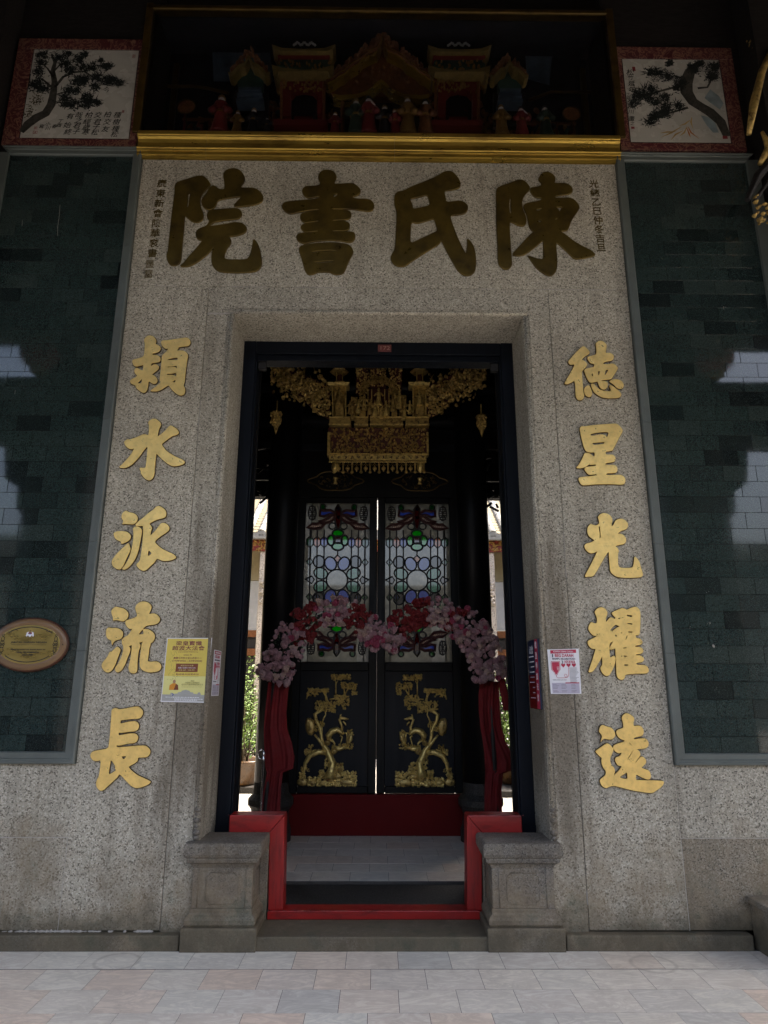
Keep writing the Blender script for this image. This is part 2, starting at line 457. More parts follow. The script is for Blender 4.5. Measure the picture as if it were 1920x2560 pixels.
simple('leaf_lit', (.10, .17, .025), .55, var=.4, nscale=25); simple('flower_white', (.7, .62, .66), .7); simple('stem', (.06, .045, .025), .8); simple('pot_glaze', (.07, .036, .012), .3, var=.4, nscale=10); simple('soil', (.03, .022, .015), .95)
simple('case_green', (.03, .07, .048), .5); simple('case_red', (.17, .02, .016), .45); simple('case_yellow', (.20, .135, .04), .5, var=.3, nscale=20); simple('case_brown', (.20, .078, .028), .45, .2, var=.5, nscale=40); simple('case_blue', (.07, .10, .13), .6, var=.4, nscale=9)
simple('face_white', (.72, .64, .58), .5); simple('robe_red', (.19, .02, .018), .5, var=.3, nscale=60); simple('robe_green', (.03, .055, .035), .5, var=.3, nscale=60); simple('robe_dark', (.02, .02, .022), .5); simple('robe_gold', (.28, .155, .04), .4, .4, var=.4, nscale=80)
simple('lantern_red', (.25, .03, .02), .7, var=.2, nscale=10); simple('lantern_gold', (.4, .28, .08), .5, .5)

def glass(name, col, trans=.55, rough=.12, bs=.3, bscale=18):
    nt, b = nodes(name); p = pos(nt)
    c = ramp(nt, noise(nt, 14, 3, .6, p), [(.3, tuple(x*.8 for x in col)), (.7, col)])
    lk(nt, c, b.inputs['Base Color'])
    b.inputs['Roughness'].default_value = rough
    b.inputs['Transmission Weight'].default_value = trans
    b.inputs['IOR'].default_value = 1.02 if trans > .9 else 1.45
    b.inputs['Specular IOR Level'].default_value = .5
    if bs: bump(nt, b, noise(nt, bscale, 3, .5, p), bs, .002)
    return nt, b
def leaded(name, col, k=1.0, frost=.88):          # coloured window glass: see-through colour, diffuse glow and a mirror sheen
    mt = bpy.data.materials.new(name); mt.use_nodes = True; M[name] = mt
    nt = mt.node_tree; nt.nodes.clear(); col = tuple(x*.58 for x in col)
    out = nn(nt, 'OutputMaterial'); p = pos(nt)
    tr = nn(nt, 'BsdfTransparent'); tl = nn(nt, 'BsdfTranslucent'); gl = nn(nt, 'BsdfGlossy'); gl.inputs['Roughness'].default_value = .03
    mot = ramp(nt, noise(nt, 22, 3, .6, p), [(.3, g(.75)), (.7, g(1.0))])
    cc = mixc(nt, 1.0, col, mot, 'MULTIPLY')
    lk(nt, cc, tl.inputs[0]); tr.inputs[0].default_value = (*[x*k for x in col], 1)
    m1 = nn(nt, 'MixShader'); m1.inputs[0].default_value = frost; lk(nt, tr.outputs[0], m1.inputs[1]); lk(nt, tl.outputs[0], m1.inputs[2])
    fr = nn(nt, 'Fresnel'); fr.inputs[0].default_value = 2.15
    bf = nn(nt, 'NewGeometry').outputs['Backfacing']; fq = math_(nt, 'MULTIPLY', fr.outputs[0], math_(nt, 'SUBTRACT', 1.0, bf))
    m2 = nn(nt, 'MixShader'); lk(nt, fq, m2.inputs[0]); lk(nt, m1.outputs[0], m2.inputs[1]); lk(nt, gl.outputs[0], m2.inputs[2])
    lk(nt, m2.outputs[0], out.inputs[0])
leaded('glass_clear', (.30, .305, .285), frost=.96); leaded('glass_milk', (.38, .395, .39), frost=.975); leaded('glass_green', (.03, .42, .05)); leaded('glass_dkgreen', (.02, .17, .06)); leaded('glass_blue', (.03, .04, .40))
leaded('glass_amber', (.42, .20, .03)); leaded('glass_red', (.13, .012, .02)); leaded('glass_mauve', (.24, .15, .25)); leaded('glass_teal', (.16, .32, .27)); leaded('glass_wing', (.42, .36, .33)); leaded('glass_sky', (.13, .18, .44))
# the show case's front pane
mt = bpy.data.materials.new('case_glass'); mt.use_nodes = True; M['case_glass'] = mt
nt = mt.node_tree; nt.nodes.clear()
out = nn(nt, 'OutputMaterial'); tr = nn(nt, 'BsdfTransparent'); gl = nn(nt, 'BsdfGlossy'); gl.inputs['Roughness'].default_value = .04
tr.inputs[0].default_value = (.78, .79, .81, 1)
fr = nn(nt, 'Fresnel'); fr.inputs[0].default_value = 1.5
fq = math_(nt, 'MULTIPLY', fr.outputs[0], math_(nt, 'SUBTRACT', 1.0, nn(nt, 'NewGeometry').outputs['Backfacing']))
ms = nn(nt, 'MixShader'); lk(nt, fq, ms.inputs[0]); lk(nt, tr.outputs[0], ms.inputs[1]); lk(nt, gl.outputs[0], ms.inputs[2]); lk(nt, ms.outputs[0], out.inputs[0])
# ------------------------------------------------------------------ ground and paving
MB().box(-40, 40, -60, -3.62, -.30, -.06).build('street', 'street', kind='structure')
fore = MB().box(-9, 9, -3.6, .3, -.2, -.0016).build('forecourt', 'grout', kind='structure')
TW, TD = .2945, .2565
tile_me = mesh_of(MB().box(-TW/2+.0013, TW/2-.0013, -TD/2+.0022, TD/2-.0022, -.011, 0), 'paving_tile', 'marble')
for r in range(9):
    yc = -.054 - TD*(r+.5) + (.006 if r == 0 else 0)
    x0 = -1.931 + .1415*r
    k0 = math.floor((-2.75 - x0)/TW)
    for k in range(k0, k0+20):
        o = inst(tile_me, 'paving_tile', fore, (x0 + TW*(k+.5), yc, random.uniform(-.0005, .0005)))
rest = MB().box(-9, 9, -3.6, -.054 - TD*9 - .002, -.011, -.0008)
rest.build('forecourt_paving', 'marble', fore)
for x0, x1 in ((-9, -1.931 + TW*math.floor((-2.75+1.931)/TW) - .42), (3.45, 9)):
    MB().box(x0, x1, -.054 - TD*9, .2, -.011, -.0008).build('forecourt_paving', 'marble', fore)

# ------------------------------------------------------------------ stone doorway
PX, JX, OX = 1.885, 1.281, 1.081        # half widths: whole stone front, inner joint, door opening
LZ, TZ, BZ, WT = 4.42, 4.195, .088, 5.556
door = thing('stone_doorway', (0, 0, 0), 'pale speckled granite doorway with carved name lintel and wide pilasters round the open entrance', 'doorway')
G = .0015
def block(name, x0, x1, y0, y1, z0, z1, par, mat='granite', bev=.004):
    return MB().box(x0, x1, y0, y1, z0, z1).build(name, mat, par, bevel=bev, seg=2)
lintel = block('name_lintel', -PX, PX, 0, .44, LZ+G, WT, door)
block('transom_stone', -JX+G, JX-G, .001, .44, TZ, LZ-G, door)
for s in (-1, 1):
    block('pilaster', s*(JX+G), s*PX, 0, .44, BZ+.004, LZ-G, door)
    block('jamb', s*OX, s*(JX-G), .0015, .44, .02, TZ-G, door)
# mortar showing in the joints
mo = MB()
mo.box(-PX+.01, PX-.01, .008, .3, LZ-.004, LZ+.004)
for s in (-1, 1):
    mo.box(s*(JX-.004), s*(JX+.004), .012, .3, BZ, LZ-.004)
    mo.box(s*(OX+.012), s*(JX-.004), .0045, .3, TZ-.004, TZ+.004)
    zz = .1
    while zz < 4.1:                      # crumbling lengths of pale mortar
        h = random.uniform(.04, .3)
        if random.random() < .2: mo.box(s*(JX-.0022), s*(JX+.0016), -.0006, .01, zz, min(zz+h, LZ-.01))
        zz += h
x = -PX+.02
while x < PX-.1:
    h = random.uniform(.05, .3)
    if random.random() < .6: mo.box(x, min(x+h, PX-.01), -.0006, .01, LZ-.002, LZ+.0025)
    x += h
for i in range(16):                      # a ragged smear of mortar at the left corner
    x = -1.275 + i*.0118
    mo.box(x, x+.012, -.002, .01, TZ-.006-random.uniform(.002, .014)*(1 if i < 9 else .5), TZ+.004)
mo.build('mortar_joints', 'mortar', door, kind='stuff')
# roll mouldings round the opening
for s in (-1, 1):
    MB().tube([(s*(OX+.017), .002, .64), (s*(OX+.017), .002, TZ-.006)], .013, 8).build('edge_moulding', 'granite', door, smooth=True)
    MB().tube([(s*(OX+.042), .001, .64), (s*(OX+.042), .001, TZ-.006)], .0035, 6).build('edge_moulding', 'granite', door, smooth=True)
    kn = MB()
    for z, r in ((.60, .021), (.63, .026), (.665, .016), (.70, .024), (.735, .017), (.76, .022)):
        kn.ball((s*(OX+.021), 0, z), r, 10, 6, 1, .8, .8)
    kn.build('moulding_stop', 'granite_worn', door, smooth=True)
MB().tube([(-OX-.03, .002, TZ+.016), (OX+.03, .002, TZ+.016)], .013, 8).build('edge_moulding', 'granite', door, smooth=True)
MB().tube([(-OX-.045, .001, TZ+.041), (OX+.045, .001, TZ+.041)], .0035, 6).build('edge_moulding', 'granite', door, smooth=True)

# small inscriptions beside the name
for txt, px, py0, py1, Xd in (('廣東新會陳華衮書', 393, 446, 645, -14.5), ('光緒乙巳仲冬吉旦', 1494, 448, 630, 11.5)):
    n = len(txt)
    for i, ch in enumerate(txt):
        t = (i+.5)/n
        P_ = at(px + Xd*(t-.5)*2*.93, py0 + (py1-py0)*t, -.001)
        writing(ch, .078, P_, 'gold_carved', lintel, 'inscribed_character', ext=.0012, off=.0009)
for px, py in ((374.5, 660), (371.5, 685)):
    P_ = at(px, py, 0)
    sm = MB()
    for i in range(7):
        z = P_.z - .03 + i*.01
        sm.box(P_.x-.028, P_.x+.028, -.0025, .002, z-.0018, z+.0018)
    for i in range(6):
        xx = P_.x - .026 + i*.0104
        z = P_.z + random.choice((-.02, -.01, 0, .01))
        sm.box(xx-.002, xx+.002, -.0028, .002, z-.012, z+.012)
    sm.build('seal_mark', 'gold_carved', lintel)

# ------------------------------------------------------------------ side walls: tile panels, frames, stone dado
def frame_piece(wall, s, vertical, a, b, mitre=(0, 0)):
    prof = [(0, .03), (0, -.024), (.006, -.031), (.016, -.031), (.019, -.024), (.030, -.024), (.034, -.015), (.066, -.015), (.072, -.008), (.072, .03)]
    mb = MB()
    if vertical:
        rings = [[(s*(PX+.0025+o), y, z + o*mt) for o, y in prof] for z, mt in ((a, mitre[0]), (b, mitre[1]))]
    else:                                # bottom (z rising with offset) or top rail
        z0, up = vertical_z
        rings = [[(s*(x + o*mt), y, z0 + up*o) for o, y in prof] for x, mt in ((a, mitre[0]), (b, mitre[1]))]
    mb.loft(rings)
    o = mb.build('frame_stone', 'frame_stone', wall)
    bm = bmesh.new(); bm.from_mesh(o.data); bmesh.ops.recalc_face_normals(bm, faces=bm.faces); bm.to_mesh(o.data); bm.free()
FB, FT = 1.026, 5.655
wt_me = mesh_of(MB().box(-.1163, .1163, 0, .02, -.0557, .0557), 'wall_tile', 'tile_dark', bevel=.0005)
for s, nm in ((-1, 'left'), (1, 'right')):
    wall = thing('temple_wall', (s*2.4, 0, 0), 'dark green polished tile wall on granite base %s of the doorway' % ('carrying the oval plaque,' if s < 0 else 'without plaque,'), 'wall')
    # dado
    XE = 3.35
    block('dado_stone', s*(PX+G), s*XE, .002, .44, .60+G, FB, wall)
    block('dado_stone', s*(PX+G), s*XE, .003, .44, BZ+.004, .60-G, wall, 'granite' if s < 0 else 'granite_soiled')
    mj = MB().box(s*(PX+.004), s*XE, .005, .2, .594, .606).box(s*(PX-.002), s*(PX+.003), .004, .2, BZ, FB)
    mj.build('mortar_joints', 'mortar', wall, kind='stuff')
    # frame
    cuts = [FB, 1.72, 2.45, 3.34, 3.95, 4.75, FT]
    for i in range(len(cuts)-1):
        frame_piece(wall, s, True, cuts[i]+(0 if i == 0 else .0012), cuts[i+1]-(0 if i == len(cuts)-2 else .0012), (1 if i == 0 else 0, -1 if i == len(cuts)-2 else 0))
    vertical_z = (FB, 1); frame_piece(wall, s, False, PX+.003, 3.0, (1, -1))
    vertical_z = (FT, -1); frame_piece(wall, s, False, PX+.003, 3.0, (1, -1))
    # outer upright, seen at the top of the picture only
    MB().box(s*2.94, s*3.03, -.02, .03, FB+.06, FT-.06).build('frame_stone', 'frame_stone', wall)
    MB().box(s*1.9, s*3.3, .031, .44, FB+.002, 7.4).build('wall_core', 'dark_timber', wall)
    X0, X1 = PX+.070, 2.945
    for n in range(-9, 33):
        z0 = 1.997 + .1142*n; z1 = z0 + .1142
        a, b_ = max(z0, FB+.068), min(z1, FT-.068)
        if b_ - a < .012: continue
        base = (2.336 if n % 2 else 2.454) if s < 0 else (2.559 if n % 2 else 2.441)
        k = math.floor((X0-base)/.236)
        while base + .236*k < X1:
            l, r_ = max(base+.236*k, X0), min(base+.236*(k+1), X1)
            if r_ - l > .012:
                o = inst(wt_me, 'wall_tile', wall, (s*(l+r_)/2, .006+random.uniform(-.0002, .0002), (a+b_)/2), sc=((r_-l)/.236, 1, (b_-a)/.1142))
                o.rotation_euler = (random.uniform(-.0006, .0006), 0, random.uniform(-.0006, .0006))
            k += 1
    # kerb course under the wall
    kb = thing('kerb_course', (s*1.9, -.02, 0), 'worn low granite kerb along the foot of the wall, %s of the entrance' % nm, 'kerb', 'kerbs along the foot of the front')
    for a, b_ in (((1.150, 3.35),) if s < 0 else ((1.127, 2.236),)):
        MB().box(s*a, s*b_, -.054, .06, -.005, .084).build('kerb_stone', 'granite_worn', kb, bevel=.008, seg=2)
    if s < 0:
        mm = MB(); x = -2.75
        while x < -1.32:
            h = random.uniform(.008, .02); k_ = .5+.5*math.sin(x*9)+random.uniform(-.5, .4)
            if k_ > .1: mm.blob((x, -.002, .0885), h*.9, random.uniform(.004, .010), random.uniform(.002, .005)*(1+k_), random.uniform(-.2, .2), 7)
            x += h
        mm.build('mortar_joints', 'mortar', kb, kind='stuff')

# block with a capping at the far right of the picture
pb = thing('stone_plinth', (2.6, -.2, 0), 'weathered granite plinth block at the right end of the kerb', 'plinth')
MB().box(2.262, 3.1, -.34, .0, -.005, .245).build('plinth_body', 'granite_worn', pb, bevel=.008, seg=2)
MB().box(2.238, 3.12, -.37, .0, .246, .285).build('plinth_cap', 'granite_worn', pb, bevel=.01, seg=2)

# dark end piers with gilt brackets
for s in (-1, 1):
    pr = thing('wall_pier', (s*3.3, 0, 0), 'dark timber pier at the %s end of the front, mostly out of the picture' % ('left' if s < 0 else 'right'), 'pier', 'dark end piers')
    MB().box(s*3.045, s*3.7, -.19, .44, .0, 9).build('pier_shaft', 'dark_timber', pr)
br = thing('gilt_bracket', (3.12, -.2, 4.9), 'black and gold carved bracket at the upper right edge', 'bracket')
mb = MB()
for pts, rad in (([(1872, 335), (1885, 260), (1905, 180), (1925, 130)], [.02, .035, .03, .02]), ([(1900, 410), (1922, 370), (1935, 330)], [.02, .03, .03]), ([(1905, 330), (1915, 350), (1925, 420)], [.012, .02, .01])):
    MB().tube([at(x, y, -.2) for x, y in pts], rad, 8).build('gilt_scroll', 'gilt_dark', br, smooth=True)
for i in range(26):
    P_ = at(random.uniform(1886, 1925), random.uniform(490, 560), -.2)
    mb.blob(P_, random.uniform(.008, .022), .02, random.uniform(.008, .02), random.uniform(0, 3))
for i in range(10):
    P_ = at(random.uniform(1860, 1900), random.uniform(90, 125), -.15)
    mb.blob(P_, .004, .01, random.uniform(.01, .02), random.uniform(-.6, .2))
mb.build('gilt_petals', 'gilt_dark', br, kind='stuff')
MB().tube([at(1868, 500, -.2), at(1895, 440, -.2), at(1930, 400, -.2)], [.02, .035, .03], 8).build('bracket_arm', 'dark_timber', br)
MB().tube([at(1885, 505, -.2), at(1930, 440, -.2)], .016, 8).build('bracket_arm', 'dark_timber', br)

# hall front behind the stone, with the door hole
mb = MB()
mb.box(-9, -1.12, .445, .6, -.1, 9.5).box(1.12, 9, .445, .6, -.1, 9.5).box(-1.12, 1.12, .445, .6, 4.3, 9.5)
mb.box(-9, -3.36, .0, .44, -.1, 9.5).box(3.72, 9, .0, .44, -.1, 9.5)
mb.build('hall_front_wall', 'dark_timber', kind='structure')
# ------------------------------------------------------------------ the written characters, traced stroke by stroke
def P(s): return [tuple(map(int, q.split(','))) for q in s.split()]
BIG = [
 ('院', (400, 410, 280), [
 '225,340 250,290 330,260 450,225 560,190 640,190 690,230 735,285 750,330 700,370 640,430 600,500 590,570 600,650 640,740 645,800 620,850 560,875 490,865 440,830 400,790 370,765 360,850 350,1000 335,1150 322,1300 315,1420 285,1490 220,1515 160,1505 120,1450 103,1360 125,1300 145,1120 165,900 190,700 210,550 228,420',
 '413,447 460,433 440,540 430,650 396,660 410,560',
 '945,190 955,140 1000,95 1090,75 1170,95 1225,150 1255,220 1240,280 1195,340 1215,370 1330,365 1420,375 1490,430 1530,500 1515,565 1440,605 1300,630 1150,645 1095,625 1150,570 1218,492 1100,500 980,520 850,550 830,620 790,670 735,690 680,675 635,630 617,560 650,500 700,440 735,370 790,330 830,350 870,385 960,395 965,300',
 '700,775 722,716 780,692 950,680 1080,668 1160,672 1205,716 1212,770 1170,818 1080,832 900,852 790,872 720,935 830,925 1000,900 1120,875 1210,885 1275,935 1285,990 1240,1040 1150,1068 1015,1085 1050,1130 1050,1185 1010,1230 975,1290 955,1350 950,1415 1050,1432 1200,1430 1290,1425 1330,1380 1365,1280 1382,1180 1390,1120 1440,1180 1480,1280 1500,1400 1508,1500 1470,1570 1400,1605 1200,1620 1000,1615 880,1600 810,1550 772,1480 770,1380 785,1280 812,1215 740,1310 640,1400 530,1475 430,1525 300,1530 360,1475 430,1385 540,1265 620,1165 640,1145 570,1125 540,1085 540,1010 590,965 690,935 745,855 715,820']),
 ('書', (690, 410, 280), [
 '630,190 660,130 720,103 800,103 860,130 892,190 885,240 862,275 865,310 960,308 1060,300 1140,300 1195,335 1245,385 1245,440 1200,475 1150,490 1120,510 1190,530 1330,528 1400,545 1440,590 1450,640 1430,690 1380,712 1280,700 1100,675 1000,675 830,675 830,694 1050,694 1100,722 1115,770 1090,815 1040,832 830,845 828,862 1020,858 1075,880 1090,930 1075,980 1030,997 830,1000 830,1018 1060,1014 1150,1020 1170,1060 1165,1120 1130,1160 1070,1168 950,1145 800,1135 650,1145 500,1165 440,1190 380,1178 320,1140 303,1085 330,1045 420,1030 620,1022 620,1000 500,1015 440,1020 390,985 370,950 385,915 450,890 632,872 632,850 520,870 430,878 380,845 362,800 375,755 420,735 640,702 640,682 450,700 330,725 230,750 170,735 110,680 92,640 110,595 170,570 350,555 520,540 645,520 645,485 540,505 480,515 420,480 392,420 400,375 450,340 560,340 650,325 660,285 635,235',
 '850,458 930,445 890,500 845,510',
 '350,1240 400,1215 520,1195 700,1178 900,1178 1040,1198 1100,1225 1135,1280 1140,1330 1100,1400 1060,1480 1020,1580 990,1630 900,1648 840,1635 800,1608 700,1605 600,1612 550,1640 480,1648 440,1600 410,1500 375,1370 345,1300',
 '528,1308 640,1290 900,1283 895,1312 700,1310 535,1335', '555,1465 640,1450 860,1437 860,1468 700,1475 558,1488']),
 ('氏', (950, 420, 280), [
 '215,470 225,400 270,362 340,358 450,300 600,240 760,175 870,125 930,80 990,60 1060,65 1110,110 1160,170 1190,240 1180,290 1130,318 1040,335 940,350 960,430 975,520 1080,510 1180,497 1240,515 1290,560 1300,610 1270,670 1220,690 1130,705 1030,715 1060,820 1110,960 1170,1100 1230,1220 1270,1295 1290,1200 1295,1120 1290,1060 1340,1100 1380,1170 1405,1260 1415,1350 1415,1450 1400,1540 1350,1590 1280,1603 1220,1585 1150,1520 1090,1420 1000,1260 905,1065 870,1140 780,1190 620,1290 480,1380 380,1455 310,1470 230,1450 180,1400 160,1340 185,1275 220,1220 235,1100 240,950 250,780 248,640 220,560',
 '440,465 560,445 700,400 730,480 742,570 600,600 485,625 475,560 450,500', '455,800 550,830 680,795 800,755 830,840 858,940 750,995 600,1065 445,1135 445,1000']),
 ('陳', (1220, 420, 280), [
 '122,370 135,310 220,270 330,235 440,190 510,190 560,225 608,285 610,330 556,385 512,450 494,530 508,620 545,710 562,780 552,840 520,868 460,865 390,830 315,795 312,900 322,1050 330,1200 340,1320 350,1440 320,1490 270,1512 215,1495 165,1445 148,1380 145,1200 135,1000 125,800 125,600',
 '315,455 345,445 335,550 348,690 315,685 302,560',
 '750,170 780,110 830,75 890,72 950,105 985,150 985,200 970,240 1060,240 1150,240 1215,275 1248,320 1240,370 1180,400 1060,412 985,430 985,458 1100,460 1200,455 1270,480 1320,535 1350,590 1320,650 1260,730 1215,820 1195,880 1170,935 1100,942 1060,945 1150,1005 1270,1100 1420,1185 1520,1230 1590,1300 1500,1325 1380,1350 1280,1358 1200,1280 1100,1180 1000,1100 1003,1200 1015,1330 1018,1450 1000,1540 950,1595 900,1605 820,1570 720,1490 660,1410 620,1350 590,1310 660,1335 740,1360 820,1365 820,1250 820,1150 812,1070 740,1140 640,1220 540,1290 440,1312 355,1292 420,1220 530,1100 640,980 690,955 650,935 610,880 592,780 578,710 548,640 522,580 560,535 680,515 790,490 790,450 720,450 670,420 632,360 628,308 700,300 785,280 790,225 760,200',
 '700,618 800,605 780,640 715,650', '985,590 1110,583 1070,640 1060,670 1030,620', '740,770 800,785 770,825 740,810', '985,765 1040,745 1010,785 980,785'])]
